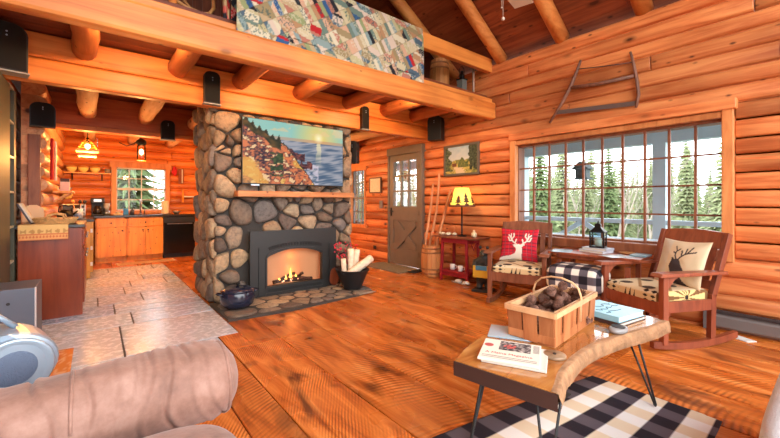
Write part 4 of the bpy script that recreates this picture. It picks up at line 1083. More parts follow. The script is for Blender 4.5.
t = thing('jar_pendant', 'lit glass jar pendant lamp before the kitchen window', 'pendant lamp', (.605, 7.5, 1.90))
b = B(); b.cyl((0, 0, .33), (0, 0, .62), .006, n=6); b.out('cord', IRON, t)
b = B(); b.lathe([(0, .27), (.055, .27), (.075, .29), (.07, .34), (.02, .38), (0, .38)], 18); b.out('cap', IRON, t)
b = B(); b.lathe([(.05, .27), (.062, .25), (.066, .03), (.06, .0), (0, .0), (0, .004), (.056, .004), (.062, .03), (.058, .25), (.046, .27)], 20); b.out('jar', glassmat('jar_glass', (1, .97, .9), .3), t)
b = B(); b.lathe([(.063, .0), (.07, .0), (.07, .012), (.063, .012)], 20); b.out('rim', plain('rim_brass', (196, 150, 70), .3, .8), t)
b = B(); b.ball((0, 0, .15), (.032, .032, .05), 12, 8); b.out('bulb', BULB, t)
light('POINT', (-.10, 7.5, 1.86), 26, (255, 178, 96), .06, name='pendant_light'); light('POINT', (.605, 7.5, 1.84), 28, (255, 178, 96), .06, name='pendant_light')
q = dup(t, (2.9, 7.5, 1.90), 0, 'added unseen jar pendant behind the chimney, brightening the back room'); light('POINT', (2.9, 7.5, 1.84), 60, (255, 190, 120), .08, name='pendant_light')  # extra pendant and light added out of sight to brighten the back room
for x, l in ((.55, 'added fill lamp hidden behind the loft beam, nearest the kitchen'), (1.75, 'added fill lamp hidden behind the loft beam before television'), (3.24, 'added fill lamp hidden behind the loft beam, nearest the window wall')):
    t = thing('added_fill_lamp', l, 'fill lamp', (x if x > 1 else .33, 3.62, 2.763), 0, 'added fill lamps under the loft')  # lamps added to brighten the space under the loft, hidden by its beam
    b = B(); b.lathe([(0, -.005), (.10, -.005), (.10, -.02), (0, -.02)], 20); b.out('base', IRON, t)
    b = B(); b.lathe([(.09, -.02), (.085, -.05), (.05, -.07), (0, -.075)], 20); b.out('diffuser', emit('fill_lamp_diffuser', (255, 224, 180), 1.5), t)
    light('POINT', (x if x > 1 else .33, 3.62, 2.62), 20, (255, 206, 150), .06, name='added_fill_light')
t = thing('ceiling_wire', 'dark curved cable strung between the two kitchen pendants', 'cable', (.3, 7.48, 2.2))
b = B(); b.tube([(-.0, 0, -.02), (.1, 0, -.07), (.2, 0, -.02), (.28, 0, .06), (.31, 0, .22)], .008, 6); b.out('cable', IRON, t)
# ladder to the loft
t = thing('loft_ladder', 'dark olive ladder standing upright at far left of beam', 'ladder', (-.665, 4.25, 0))
b = B(); b.box(0, .045, 0, .607, 0, 2.29, .004); b.out('side_rail', OLIVE, t)
b = B(); b.box(0, .045, .84, .93, 0, 2.29, .004); b.out('side_rail', OLIVE, t)
b = B(); b.box(-.03, -.005, 0, .93, 0, 2.29); b.out('back_panel', OLIVE, t)
for i in range(7):
    b = B(); z = .28+.335*i; b.box(-.003, .042, .607, .84, z, z+.02, .003); b.out('rung', plain('pale_rung', (176, 172, 150), .4), t)  # rungs much paler than the olive rails
# ------------------------------------------------------------------ rocking chairs
def rocker_chair(label, loc, rz, mat):
    """front legs at y=-.25 (the sitter looks towards -y), back posts at y=.25"""
    t = thing('rocking_chair', label, 'rocking chair', loc, rz)
    for s in (-1, 1):
        b = B(); b.box(s*.30-.024, s*.30+.024, -.275, -.225, .05, .605, .005); b.out('leg', mat, t)
        b = B(); b.bar((s*.285, .25, .05), (s*.285, .26, .43), .042, .05, .004, up=(0, 1, 0)); b.bar((s*.285, .26, .41), (s*.285, .44, .93), .042, .05, .004, up=(0, 1, 0)); b.out('back_post', mat, t)
        b = B(); k = 14; up = []; dn = []
        for i in range(k+1):
            y = -.36+.86*i/k; z = .24*(y-.02)**2; up.append((y, z+.055 if 0 < i < k else z+.05)); dn.append((y, z))
        b.prism(dn+up[::-1], s*.295-.02, s*.295+.02, lambda u, v, w: (w, u, v), .004); b.out('rocker', mat, t)
        b = B(); b.prism([(-.335, .605), (-.32, .63), (.34, .625), (.34, .60), (-.335, .598)], s*.305-.05, s*.305+.05, lambda u, v, w: (w, u, v), .006); b.out('arm', mat, t)
        b = B(); b.prism([(-.22, .60), (-.22, .5), (-.16, .57), (-.10, .60)], s*.305-.012, s*.305+.012, lambda u, v, w: (w, u, v)); b.out('corbel', mat, t)
        b = B(); b.box(s*.29-.014, s*.29+.014, -.23, .26, .30, .39, .003); b.out('side_rail', mat, t)
    b = B(); b.box(-.28, .28, -.268, -.240, .275, .385, .003); b.out('front_rail', mat, t)
    b = B(); b.box(-.27, .27, .235, .262, .30, .39, .003); b.out('back_rail', mat, t)
    b = B(); b.box(-.27, .27, -.24, .25, .335, .352); b.out('seat', mat, t)
    def back(z): return .26+(z-.41)*.18/.52
    n = 12; top = [(-.305, .80), (.305, .80), (.305, .895), (.285, .925)]+[(.26-.52*i/n, .935+.018*math.sin(PI*i/n)) for i in range(n+1)]+[(-.285, .925), (-.305, .895)]
    b = B(); b.prism(top, -.016, .016, lambda u, v, w: (u, back(v)+w, v), .004); b.out('top_rail', mat, t)
    b = B(); b.prism([(-.27, .46), (.27, .46), (.27, .53), (-.27, .53)], -.012, .012, lambda u, v, w: (u, back(v)+w, v), .003); b.out('lower_rail', mat, t)
    for i in range(5):
        x = -.20+.10*i; b = B(); b.prism([(x-.028, .52), (x+.028, .52), (x+.028, .82), (x-.028, .82)], -.007, .007, lambda u, v, w: (u, back(v)+w, v)); b.out('slat', mat, t)
    return t
def cushioncol(p):
    x, y, z = p; c = (206, 180, 132)
    if z > .03: c = (214, 196, 160)
    k = (x+.30)/.20; i = int(math.floor(k)); f = k-i-.5
    if abs(y) > .232:
        zz = (z+.05)/.10
        if i % 2 == 0:
            if abs(f) < .40:
                row = zz*2.6; rf = row % 1-.5; col = (f+.42)*2.8; cf = col % 1-.5
                if abs(rf)+abs(cf) < .37: c = (44, 36, 36)
        elif abs(f) < .36:
            col = (f+.4)*4.4; cf = col % 1
            if .92 > cf > zz*.7+.3 and .12 < zz < .85: c = (48, 38, 36)
    else:
        u, w = x*9, (y+.3)*9
        if ((abs(u) % 2)-1)**2+((w % 2)-1)**2 < .22: c = (70, 58, 50)
        if abs(((u+w) % 2.6)-1.3) < .16: c = (160, 124, 84)
    a = math.hypot(x-.27, y-.12)
    if x > .248:                                              # star on the side face
        d = math.hypot(y-.02, (z)*1.1); an = math.atan2(z, y-.02)
        if d > .02: c = (222, 196, 130) if math.cos(an*11) > -.25 and d < .19 else (120, 84, 50)
        else: c = (50, 36, 30)
    return lin(c)
def seat_cushion(label, M):
    b = B(); b.rbox((.272, .265, .052), .034, 170, cushioncol, .012)
    o = b.out('seat_cushion', FABRIC, weld=.0003); o.matrix_world = M; tag(o, label, 'cushion', 'patterned seat cushions'); return o
def pillow(name, label, w, h, t, colf, M, n=72, group=None, back=(200, 190, 170)):
    b = B()
    def pos(u, v, s):
        a, c = 2*u-1, 2*v-1
        k = max(0, math.cos(a*PI/2)*math.cos(c*PI/2))
        x = w/2*a*(1-.09*math.cos(c*PI/2)); z = h/2*c*(1-.09*math.cos(a*PI/2))
        return (x, s*t/2*k**.42+.006*nz(a*2, c*2, 2, 3)*k, z)
    b.grid(n, n, lambda u, v: pos(u, v, -1), lambda u, v: lin(colf(u, v)))
    b.grid(20, 20, lambda u, v: pos(u, v, 1), lambda u, v: lin(back))
    o = b.out(name, FABRIC, weld=.0004); o.matrix_world = M; tag(o, label, 'pillow', group); return o
def plaid_deer(u, v):
    c = (196, 30, 46)
    for p, wd_, cc in ((.125, .05, (88, 30, 44)), (.25, .012, (190, 150, 150))):
        if abs((u/.25 % 1)-.5) < .10: c = lerp(c, (80, 26, 40), .55)
        break
    if abs((v/.22 % 1)-.5) < .10: c = lerp(c, (80, 26, 40), .55)
    if abs((u/.25 % 1)-.05) < .035 or abs((v/.22 % 1)-.05) < .035: c = lerp(c, (60, 30, 60), .6)
    if abs((u/.125 % 1)-.0) < .03 or abs((v/.11 % 1)-.0) < .03: c = lerp(c, (220, 120, 120), .5)
    deer = (220, 212, 196)
    if inpoly(u, v, [(0, .0), (.0, .07), (.10, .10), (.30, .13), (.42, .19), (.455, .28), (.44, .37), (.39, .41), (.36, .46), (.40, .475), (.47, .47), (.52, .49), (.60, .475), (.68, .50), (.70, .47), (.64, .43), (.61, .40), (.62, .30), (.61, .18), (.61, 0)]): c = deer
    A = [((.47, .48), (.36, .56)), ((.36, .56), (.29, .68)), ((.29, .68), (.30, .82)), ((.33, .60), (.25, .60)), ((.25, .60), (.22, .70)), ((.31, .64), (.38, .74)), ((.38, .74), (.37, .84)), ((.42, .52), (.45, .64)), ((.29, .72), (.23, .78))]
    for a, d in A:
        if segd(u, v, a, d) < .017 or segd(1.07-u, v, a, d) < .017: c = deer
    return c
def stag(u, v):
    c = lerp((226, 208, 174), (206, 184, 146), .5+.5*nz(u, v, 5))
    c = lerp(c, (196, 200, 200), .35) if u < .28 else c
    dk = (64, 54, 54)
    if inpoly(u, v, [(.36, 0), (.36, .10), (.42, .20), (.40, .27), (.36, .36), (.38, .44), (.40, .50), (.385, .56), (.42, .575), (.46, .53), (.50, .55), (.555, .535), (.60, .48), (.66, .36), (.70, .29), (.69, .255), (.64, .25), (.60, .28), (.60, .20), (.68, .08), (.80, .0)]): c = dk
    for a, d in (((.50, .53), (.45, .63)), ((.45, .63), (.46, .74)), ((.46, .74), (.41, .84)), ((.46, .72), (.52, .78)), ((.455, .66), (.40, .70)), ((.54, .54), (.60, .62)), ((.60, .62), (.70, .70)), ((.70, .70), (.76, .84)), ((.66, .67), (.66, .80)), ((.70, .69), (.84, .74)), ((.60, .62), (.58, .74))):
        if segd(u, v, a, d) < .015: c = dk
    return c
def cm(loc, rz): return Matrix.Translation(loc) @ Matrix.Rotation(rz, 4, 'Z')
r1 = R(-69.3); f1 = Vector((math.sin(r1), -math.cos(r1), 0)); p1 = Vector((3.75, 2.36, 0))-f1*.25
rocker_chair('mission rocking chair with red deer pillow, left of the big window', p1, r1, CHAIRW)
M1 = cm(p1, r1)
seat_cushion('patterned tan seat cushion on the chair with the red pillow', M1 @ Matrix.Translation((0, -.005, .41)))
pillow('deer_pillow', 'red plaid pillow with white deer on the left rocking chair', .46, .42, .15, plaid_deer, M1 @ Matrix.Translation((-.05, .165, .665)) @ Matrix.Rotation(R(-17), 4, 'X'), back=(150, 30, 40))
r2 = R(-116.7); f2 = Vector((math.sin(r2), -math.cos(r2), 0)); p2 = Vector((3.70, 1.185, 0))-f2*.25
rocker_chair('reddish mission rocking chair with stag pillow, right of window', p2, r2, CHAIRR)
M2 = cm(p2, r2)
seat_cushion('patterned tan seat cushion on the chair with the stag pillow', M2 @ Matrix.Translation((0, -.005, .41)))
pillow('stag_pillow', 'beige pillow with dark stag head on the right rocking chair', .43, .43, .14, stag, M2 @ Matrix.Translation((.06, .22, .655)) @ Matrix.Rotation(R(-19), 4, 'X'))

# ------------------------------------------------------------------ table between the chairs
t = thing('side_table', 'narrow dark wood table between the chairs under the window', 'table', (4.24, 1.68, 0), R(4))
b = B(); b.box(-.24, .24, -.44, .44, .625, .65, .005); b.out('tabletop', CHAIRR, t)
b = B(); b.box(-.20, .20, -.36, .36, .585, .625, .003); b.out('apron', CHAIRR, t)
for x in (-.19, .19):
    for y in (-.33, .33):
        b = B(); b.box(x-.022, x+.022, y-.022, y+.022, 0, .56, .003); b.out('leg', CHAIRR, t)
b = B(); b.box(-.19, .19, -.02, .02, .12, .16, .003); b.box(-.21, -.17, -.33, .33, .12, .16, .003); b.box(.17, .21, -.33, .33, .12, .16, .003); b.out('stretcher', CHAIRR, t)
t = thing('candle_lantern', 'dark metal lantern with blue glass on books by the window', 'lantern', (4.30, 1.70, .703), R(10))
b = B(); b.box(-.075, .075, -.075, .075, 0, .014, .003)
for x in (-.066, .066):
    for y in (-.066, .066): b.box(x-.006, x+.006, y-.006, y+.006, .012, .17)
b.box(-.075, .075, -.075, .075, .165, .178, .003); b.out('frame', IRON, t)
b = B(); b.lathe([(.092, .178), (.092, .182), (.05, .215), (.04, .225), (.04, .25), (.03, .262), (0, .262)], 4, M=Matrix.Rotation(R(45), 4, 'Z'), smooth=False); b.out('roof', IRON, t)
b = B(); b.tube([(.03*math.cos(a), 0, .262+.03*math.sin(a)) for a in [PI*i/8 for i in range(9)]], .004, 6); b.out('handle', IRON, t)
gl = glassmat('blue_glass', (.84, .94, .98), .3)
for c, s in ((-.066, 0), (.066, 0), (0, -.066), (0, .066)):
    b = B(); b.obox((c, s, .09), (.002 if c else .12, .12 if c else .002, .15)); b.out('pane', gl, t)
b = B(); b.cyl((0, 0, .014), (0, 0, .10), .035, n=16); b.out('candle', plain('ivory_wax', (226, 216, 190), .5), t)
def book(name, label, loc, rz, w, d, h, col, rot=None, group=None, cat='book', page=True):
    t = thing(name, label, cat, loc, rz, group, rot)
    m = plain('cover_'+name, col, .35)
    b = B(); b.box(-w/2, w/2, -d/2, d/2, 0, .003, .001); b.box(-w/2, w/2, -d/2, d/2, h-.003, h, .001); b.box(-w/2, -w/2+.004, -d/2, d/2, 0, h, .001); b.out('cover', m, t)
    b = B(); b.box(-w/2+.004, w/2-.006, -d/2+.006, d/2-.006, .003, h-.003); b.out('pages', PAPER, t); return t
book('paperback', 'white paperback lying under the lantern', (4.28, 1.72, .651), R(80), .28, .19, .025, (196, 198, 206))
book('paperback', 'grey book on the stack directly below the lantern', (4.29, 1.70, .677), R(86), .26, .18, .025, (172, 176, 186))
b = B(); b.box(-.14, .14, -.10, .10, 0, .004, .001); o = b.out('brochure', plain('blue_print', (150, 190, 206), .2)); o.location = (4.10, 2.0, .651); o.rotation_euler = (0, 0, R(20)); tag(o, 'pale blue brochure at the left end of the window table', 'brochure')
b = B(); b.box(-.13, .13, -.09, .09, 0, .004, .001); o = b.out('brochure', plain('pale_print', (190, 206, 212), .2)); o.location = (4.10, 1.45, .651); o.rotation_euler = (0, 0, R(-30)); tag(o, 'pale brochure at the right front of the window table', 'brochure')
b = B(); b.lathe([(0, 0), (.05, 0), (.075, .02), (.07, .022), (.045, .005), (0, .004)], 18); o = b.out('wooden_dish', MANT); o.location = (4.36, 1.44, .651); tag(o, 'shallow wooden dish right of the lantern', 'dish')
b = B(); b.box(-.1, .1, -.07, .07, 0, .018, .002); o = b.out('notebook', plain('teal_cover', (120, 150, 160), .4)); o.location = (4.31, 1.36, .651); o.location.y = 1.30; tag(o, 'small teal notebook at the right end of window table', 'notebook')

# checked ottoman
def check(u, v, dk, md, lt, n):
    a, c = int(math.floor(u)) % 2, int(math.floor(v)) % 2
    return dk if a+c == 0 else md if a+c == 1 else lt
def ottocol(p):
    x, y, z = p
    if abs(y) > .262: return lin((226, 216, 196))
    t = x if z > .07 else math.copysign(.20+(.10-z), x)
    return lin(check(y/.075+20, t/.075+20.2, (30, 26, 34), (92, 84, 90), (232, 224, 208), 0))
t = thing('ottoman', 'black and cream checked padded footstool before the window table', 'footstool', (3.90, 1.74, 0), R(6))
b = B(); b.rbox((.20, .27, .13), .085, 140, ottocol, .01, (0, 0, .41)); b.out('cushion', FABRIC, t, weld=.0003)
b = B(); b.box(-.17, .17, -.24, .24, .24, .29, .004); b.out('base_frame', CHAIRW, t)
for x in (-.15, .15):
    for y in (-.21, .21): b = B(); b.box(x-.02, x+.02, y-.02, y+.02, 0, .25, .003); b.out('leg', CHAIRW, t)

# ------------------------------------------------------------------ red lamp table, lamp, bear, barrel
RED = plain('barn_red_paint', (140, 28, 36), .45, var=.15, vscale=12)
t = thing('lamp_table', 'barn red table with brown top holding the lit lamp', 'table', (4.33, 3.68, 0), R(3))
b = B(); b.box(-.20, .20, -.40, .40, .655, .68, .006); b.out('tabletop', CHAIRW, t)
b = B(); b.box(-.16, .16, -.24, .24, .585, .655, .003); b.out('apron', RED, t)
for x in (-.14, .14):
    for y in (-.22, .22):
        b = B(); b.bar((x*1.1, y*1.12, 0), (x, y, .64), .036, .036, .003, up=(1, 0, 0)); b.out('leg', RED, t)
b = B(); b.box(-.17, .17, -.27, .27, .14, .165, .003); b.out('shelf', RED, t)
b = B(); b.box(-.145, -.115, -.25, .25, .08, .14, .003); b.out('stretcher', RED, t)
b = B(); b.tube([(-.1, -.25, .64), (-.1, -.32, .5), (-.1, -.36, .60)], .008, 6); b.out('hook', RED, t)
t = thing('table_lamp', 'lit table lamp with yellow shade and dark tree cutouts', 'lamp', (4.33, 3.645, .681))
b = B(); b.lathe([(0, 0), (.075, 0), (.078, .01), (.03, .022), (.014, .03), (.012, .06), (.012, .46), (0, .46)], 20); b.out('base', IRON, t)
b = B(); b.lathe([(.195, .455), (.105, .735)], 36); o = b.out('lamp_shade', emit('lit_shade', (255, 204, 84), .62), t); sm = o.modifiers.new('thickness', 'SOLIDIFY'); sm.thickness = .003
b = B(); b.lathe([(.1975, .448), (.2, .448), (.196, .475), (.194, .475)], 36); b.out('shade_rim', plain('rim_brown', (96, 60, 40), .6), t)
b = B()
def onshade(a, z, e=.003): r_ = .195-.09*(z-.455)/.28+e; return (r_*math.cos(a), r_*math.sin(a), z)
for a0, h in ((-2.05, .16), (-2.75, .13), (2.6, .15), (-1.3, .12), (1.2, .15), (0, .14)):
    tr = [(-.03, 0), (.03, 0), (.03, .01), (.008, .02), (.008, .03), (.05, .035), (.02, .06), (.042, .065), (.015, .09), (.03, .095), (.0, .15), (-.03, .095), (-.015, .09), (-.042, .065), (-.02, .06), (-.05, .035), (-.008, .03), (-.008, .02), (-.03, .01)]
    b.prism([(x/.17+a0, .475+z*h/.15*1.15) for x, z in tr], .003, .006, lambda u, v, w: onshade(u, v, w))
o = b.out('tree_cutouts', plain('cutout_brown', (84, 52, 26), .7), t); o['kind'] = 'stuff'
b = B(); b.ball((0, 0, .56), (.03, .03, .045), 12, 8); b.out('bulb', BULB, t); b = B(); b.ball((0, 0, .745), .012, 8, 6); b.cyl((0, 0, .45), (0, 0, .74), .004, n=6); b.out('finial', IRON, t)
light('POINT', (4.33, 3.645, 1.20), 62, (255, 176, 78), .06, name='lamp_light')
t = thing('ceramic_jar', 'little cream ceramic jar at the right of the lamp', 'jar', (4.36, 3.44, .681))
b = B(); b.lathe([(0, 0), (.03, 0), (.045, .03), (.04, .06), (.025, .07), (0, .07)], 16); b.out('jar_body', plain('cream_glaze', (222, 204, 164), .3), t); b = B(); b.ball((0, 0, .085), (.02, .02, .018), 10, 6); b.out('lid', plain('cream_glaze2', (222, 204, 164), .3), t)
b = B()
for i in range(5): b.ball((rr.uniform(-.04, .04), -.12+.06*i, .025), (.045, .04, .022), 10, 6, wob=.2)
o = b.out('shell_pile', plain('shell_white', (216, 202, 170), .6)); o.location = (4.28, 3.90, .683); tag(o, 'pile of pale shells at the left of the lamp', 'shells', kind='stuff')
for y, x, l in ((3.78, 4.27, 'white mug on the red table shelf at the left'), (3.60, 4.24, 'white mug on the red table shelf nearest the middle leg')):
    t = thing('mug', l, 'mug', (x, y, .166), R(-60), 'white mugs under the lamp')
    b = B(); b.lathe([(0, 0), (.035, 0), (.04, .08), (.034, .08), (.03, .01), (0, .008)], 16); b.out('cup', WHITE, t); b = B(); b.tube([(.038, 0, .065), (.062, 0, .06), (.062, 0, .025), (.037, 0, .02)], .005, 6); b.out('handle', WHITE, t)
for y, x, l in ((3.62, 4.02, 'white slipper on the floor in front of the red table, left one'), (3.46, 4.0, 'white slipper on the floor in front of the red table, right one')):
    t = thing('slipper', l, 'slipper', (x+.16, y, .001), R(95), 'white slippers by the red table')
    b = B(); b.ball((0, 0, .012), (.10, .038, .012), 18, 8); b.out('sole', plain('slipper_sole', (150, 146, 140), .8), t); b = B(); b.ball((-.035, 0, .03), (.06, .036, .026), 16, 8); b.out('upper', plain('slipper_fleece', (226, 222, 214), .9), t)
# carved bear
def skin(name, verts, edges, mat, parent, sub=2):
    me = bpy.data.meshes.new(name); me.from_pydata([v[0] for v in verts], edges, []); o = bpy.data.objects.new(name, me); C.objects.link(o)
    sk = o.modifiers.new('skin', 'SKIN')
    for i, v in enumerate(verts):
        d = me.skin_vertices[0].data[i]; d.radius = v[1] if isinstance(v[1], tuple) else (v[1], v[1]); d.use_root = (i == 0)
    s = o.modifiers.new('sub', 'SUBSURF'); s.levels = s.render_levels = sub
    dg = bpy.context.evaluated_depsgraph_get(); m2 = bpy.data.meshes.new_from_object(o.evaluated_get(dg)); o.modifiers.clear(); o.data = m2
    m2.materials.append(mat); o.parent = parent
    for p in m2.polygons: p.use_smooth = True
    return o
BEAR = plain('carved_black_wood', (40, 40, 38), .5, bump=.6, bscale=40, var=.3, vscale=30)
t = thing('carved_bear', 'carved black bear standing beside the left chair holding yellow sign', 'bear statue', (4.10, 3.07, 0), R(-70))
skin('body', [((0, 0, .20), (.085, .075)), ((0, 0, .30), (.095, .085)), ((0, 0, .40), (.085, .075)), ((0, -.005, .465), .055), ((0, -.01, .52), .068), ((0, -.07, .505), .034),
    ((.055, 0, .12), .05), ((.06, -.01, .05), .045), ((.06, -.06, .03), .036), ((-.055, 0, .12), .05), ((-.06, -.01, .05), .045), ((-.06, -.06, .03), .036),
    ((.10, -.02, .39), .04), ((.12, -.07, .32), .033), ((.07, -.12, .30), .03), ((-.10, -.02, .39), .04), ((-.12, -.07, .32), .033), ((-.07, -.12, .30), .03)],
    [(0, 1), (1, 2), (2, 3), (3, 4), (4, 5), (0, 6), (6, 7), (7, 8), (0, 9), (9, 10), (10, 11), (2, 12), (12, 13), (13, 14), (2, 15), (15, 16), (16, 17)], BEAR, t)
for s in (-1, 1):
    b = B(); b.ball((s*.05, .0, .582), (.022, .012, .024), 10, 8); b.out('ear', BEAR, t)
    b = B(); b.ball((s*.024, -.066, .54), .007, 8, 6); b.out('eye', plain('glass_eye', (196, 180, 120), .2), t)
b = B(); b.ball((0, -.108, .512), (.014, .01, .011), 10, 6); b.out('nose', plain('bear_nose', (14, 12, 12), .3), t)
b = B(); b.ball((0, -.088, .498), (.03, .026, .024), 12, 8); b.out('muzzle', plain('bear_muzzle', (96, 84, 62), .6), t)
b = B(); b.box(-.10, .10, -.165, -.15, .20, .36, .006); q = b.out('sign_board', plain('yellow_sign', (214, 170, 50), .5), t)
b = B(); b.box(-.06, .09, -.172, -.164, .30, .36, .003); b.out('sign_panel', plain('blue_sign', (70, 130, 160), .5), q)
b = B(); b.box(-.13, .13, -.14, .10, 0, .03, .01); b.out('base', BEAR, t)
# nail keg with walking sticks
KEG = wood('keg_oak', (176, 110, 58), (206, 144, 84), grain=(7, 7, .6), knots=False, rough=.6, island=.3)
def keg(name, label, loc, r0, r1, h, cat):
    t = thing(name, label, cat, loc)
    n = 16; b = B()
    for i in range(n):
        a0, a1 = 2*PI*i/n+.012, 2*PI*(i+1)/n-.012
        zs = [h*k/6 for k in range(7)]; vs = []
        for a in (a0, a1):
            col = []
            for z in zs:
                rr_ = r0+(r1-r0)*math.sin(PI*z/h)
                col.append((b.v((rr_*math.cos(a), rr_*math.sin(a), z)), b.v(((rr_-.018)*math.cos(a), (rr_-.018)*math.sin(a), z))))
            vs.append(col)
        for k in range(6):
            A, D = vs[0], vs[1]
            b._face((A[k][0], D[k][0], D[k+1][0], A[k+1][0])); b._face((A[k][1], A[k+1][1], D[k+1][1], D[k][1]))
            b._face((A[k][0], A[k+1][0], A[k+1][1], A[k][1])); b._face((D[k][0], D[k][1], D[k+1][1], D[k+1][0]))
        b._face((vs[0][0][0], vs[0][0][1], vs[1][0][1], vs[1][0][0])); b._face((vs[0][6][0], vs[1][6][0], vs[1][6][1], vs[0][6][1]))
    b.out('staves', KEG, t)
    b = B(); b.cyl((0, 0, .02), (0, 0, .035), r0-.01, n=20); b.out('bottom', KEG, t)
    for f in (.1, .24, .76, .9):
        b = B(); rr_ = r0+(r1-r0)*math.sin(PI*f); b.lathe([(rr_-.004, h*f-.012), (rr_+.004, h*f-.012), (rr_+.004, h*f+.012), (rr_-.004, h*f+.012)], 24); b.out('hoop', plain('split_hoop', (150, 96, 54), .7), t)
    return t
keg('nail_keg', 'small wooden keg holding walking sticks beside the door', (4.30, 4.25, 0), .155, .18, .50, 'keg')
STICK = wood('peeled_stick', (176, 116, 74), (212, 150, 104), grain=(6, 6, .7), knots=False, rough=.6)
for i, (pts, l) in enumerate((([(4.27, 4.30, .04), (4.28, 4.28, .55), (4.32, 4.18, 1.0), (4.30, 4.12, 1.3), (4.31, 4.10, 1.66)], 'tallest crooked walking stick in the keg'), ([(4.33, 4.22, .04), (4.33, 4.14, .6), (4.36, 4.0, 1.1), (4.37, 3.90, 1.40)], 'walking stick in the keg leaning right toward the lamp'), ([(4.23, 4.32, .04), (4.24, 4.33, .6), (4.30, 4.28, 1.1), (4.34, 4.26, 1.50)], 'straight walking stick in the keg, leftmost'), ([(4.34, 4.30, .04), (4.37, 4.22, .6), (4.41, 4.05, 1.1), (4.42, 3.98, 1.34)], 'shorter walking stick behind the right leaning stick'))):
    b = B(); P_ = []
    for a, c in zip(pts, pts[1:]):
        for k in range(3): P_.append(Vector(a).lerp(Vector(c), k/3)+Vector((random.uniform(-.006, .006), random.uniform(-.006, .006), 0)))
    P_.append(Vector(pts[-1])); b.tube(P_, [.024-.007*k/len(P_) for k in range(len(P_))], 8, wob=.1); o = b.out('walking_stick', STICK); tag(o, l, 'walking stick', 'walking sticks in the keg')
t = thing('door_mat', 'grey green woven mat in front of the door', 'mat', (4.20, 5.22, .001))
b = B(); b.box(-.26, .26, -.55, .55, 0, .012, .004); b.out('mat_body', plain('moss_weave', (112, 104, 84), .95, bump=.6, bscale=120, var=.3, vscale=30), t); b = B(); b.box(-.23, .23, -.52, .52, .011, .0135); b.out('mat_border', plain('moss_weave2', (134, 120, 92), .95, bump=.6, bscale=120, var=.3, vscale=40), t)
t = thing('boot_tray', 'black rubber tray on floor between door and keg', 'tray', (4.28, 4.60, .001))
b = B(); b.box(-.14, .14, -.07, .07, 0, .014, .004); b.out('tray_body', plain('black_rubber', (22, 22, 22), .6), t); b = B(); b.tube([(x, y, .018) for x, y in ((-.13, -.06), (.13, -.06), (.13, .06), (-.13, .06))], .006, 6, closed=True); b.out('rim', plain('black_rubber2', (22, 22, 22), .6), t)
# heater along the right wall
t = thing('baseboard_heater', 'long grey baseboard heater under logs at right', 'heater', (4.57, -.3, 0))
b = B(); b.prism([(0, .02), (-.03, .02), (-.055, .045), (-.055, .13), (-.02, .175), (0, .18)], -.9, 1.12, lambda u, v, w: (u, w, v), .003); b.out('cover', plain('heater_grey', (112, 104, 100), .45), t)
b = B(); b.box(-.052, -.01, -.9, 1.12, .165, .192, .003); b.out('top_slot', plain('heater_dark', (52, 44, 44), .6), t)
b = B(); b.box(-.058, .0, 1.12, 1.15, .0, .18, .003); b.out('end_cap', plain('heater_end', (100, 94, 92), .45), t)
b = B(); b.box(-.14, .0, -.05, .05, 0, .006); o = b.out('paper_strip', WHITE); o.location = (4.44, .62, .001); o.rotation_euler = (0, 0, R(60)); tag(o, 'thin white strip lying on floor by the heater', 'strip')

# ------------------------------------------------------------------ live edge coffee table
ZT = .46
edge = [(1.385, .69), (1.46, .715), (1.56, .752), (1.66, .775), (1.80, .797), (1.95, .805), (2.12, .796), (2.30, .765), (2.47, .728), (2.62, .702), (2.775, .69)]
far = [(2.80, .80), (2.79, 1.24), (2.60, 1.262), (2.35, 1.245), (2.05, 1.262), (1.85, 1.27), (1.60, 1.245), (1.45, 1.20), (1.31, 1.145)]
mid = [(2.80, .985), (2.4, 1.01), (2.0, 1.02), (1.65, .99), (1.352, .90)]
t = thing('coffee_table', 'live edge wooden slab coffee table on black hairpin legs', 'coffee table', (0, 0, 0))
TH = .068
def slabpart(poly): 
    b = B(); b.prism(poly, ZT-TH, ZT, lambda u, v, w: (u, v, w), .003); return b
slabpart([(1.39, .70)]+[(x, y+.012) for x, y in edge[1:-1]]+[(2.765, .70), (2.80, .80)]+mid[:]).out('top_board', SLAB, t)
slabpart([mid[i] for i in range(4, -1, -1)]+far[1:]).out('top_board', SLAB, t)
b = B(); n = len(edge)
def ev(t):                                                    # smooth curve through the edge points
    t = min(max(t, 0), 1)*(len(edge)-1); i = min(int(t), len(edge)-2); f = t-i
    p = [edge[max(0, min(len(edge)-1, i+k))] for k in (-1, 0, 1, 2)]
    return [.5*(2*p[1][d]+(p[2][d]-p[0][d])*f+(2*p[0][d]-5*p[1][d]+4*p[2][d]-p[3][d])*f*f+(3*p[1][d]-p[0][d]-3*p[2][d]+p[3][d])*f**3) for d in (0, 1)]
def lep(u, v):
    x, y = ev(u)
    if v > .9: return (x, y+.03*(v-.9)/.1, ZT+.0008)
    v /= .9
    return (x, y+.012-(.012+.007*math.sin(PI*v)+.010*(1-v))+.005*nz(u*9, v*1.5, 1, 4)+.003*nz(u*60, v*6, 1, 4), ZT-TH+TH*v)
b.grid(120, 20, lep)
b.out('live_edge', BARK, t)
b = B(); b.prism([(1.305, 1.145), (1.385, .69), (1.392, .70), (1.312, 1.146)], ZT-TH-.001, ZT-.002, lambda u, v, w: (u-.004, v, w), .002); b.out('end_face', plain('dark_end_grain', (64, 42, 36), .5), t)
def hairpin(top, foot, off):
    b = B(); a = Vector(top)+Vector(off); c = Vector(top)-Vector(off); f = Vector(foot); w = Vector(off).normalized()*.009
    b.tube([a, f+w+Vector((0, 0, .012)), f+w*.5+Vector((0, 0, .003)), f-w*.5+Vector((0, 0, .003)), f-w+Vector((0, 0, .012)), c], .0062, 8); b.obox((top[0], top[1], ZT-TH-.003), (.13, .13, .005), (0, 0, 0)); return b
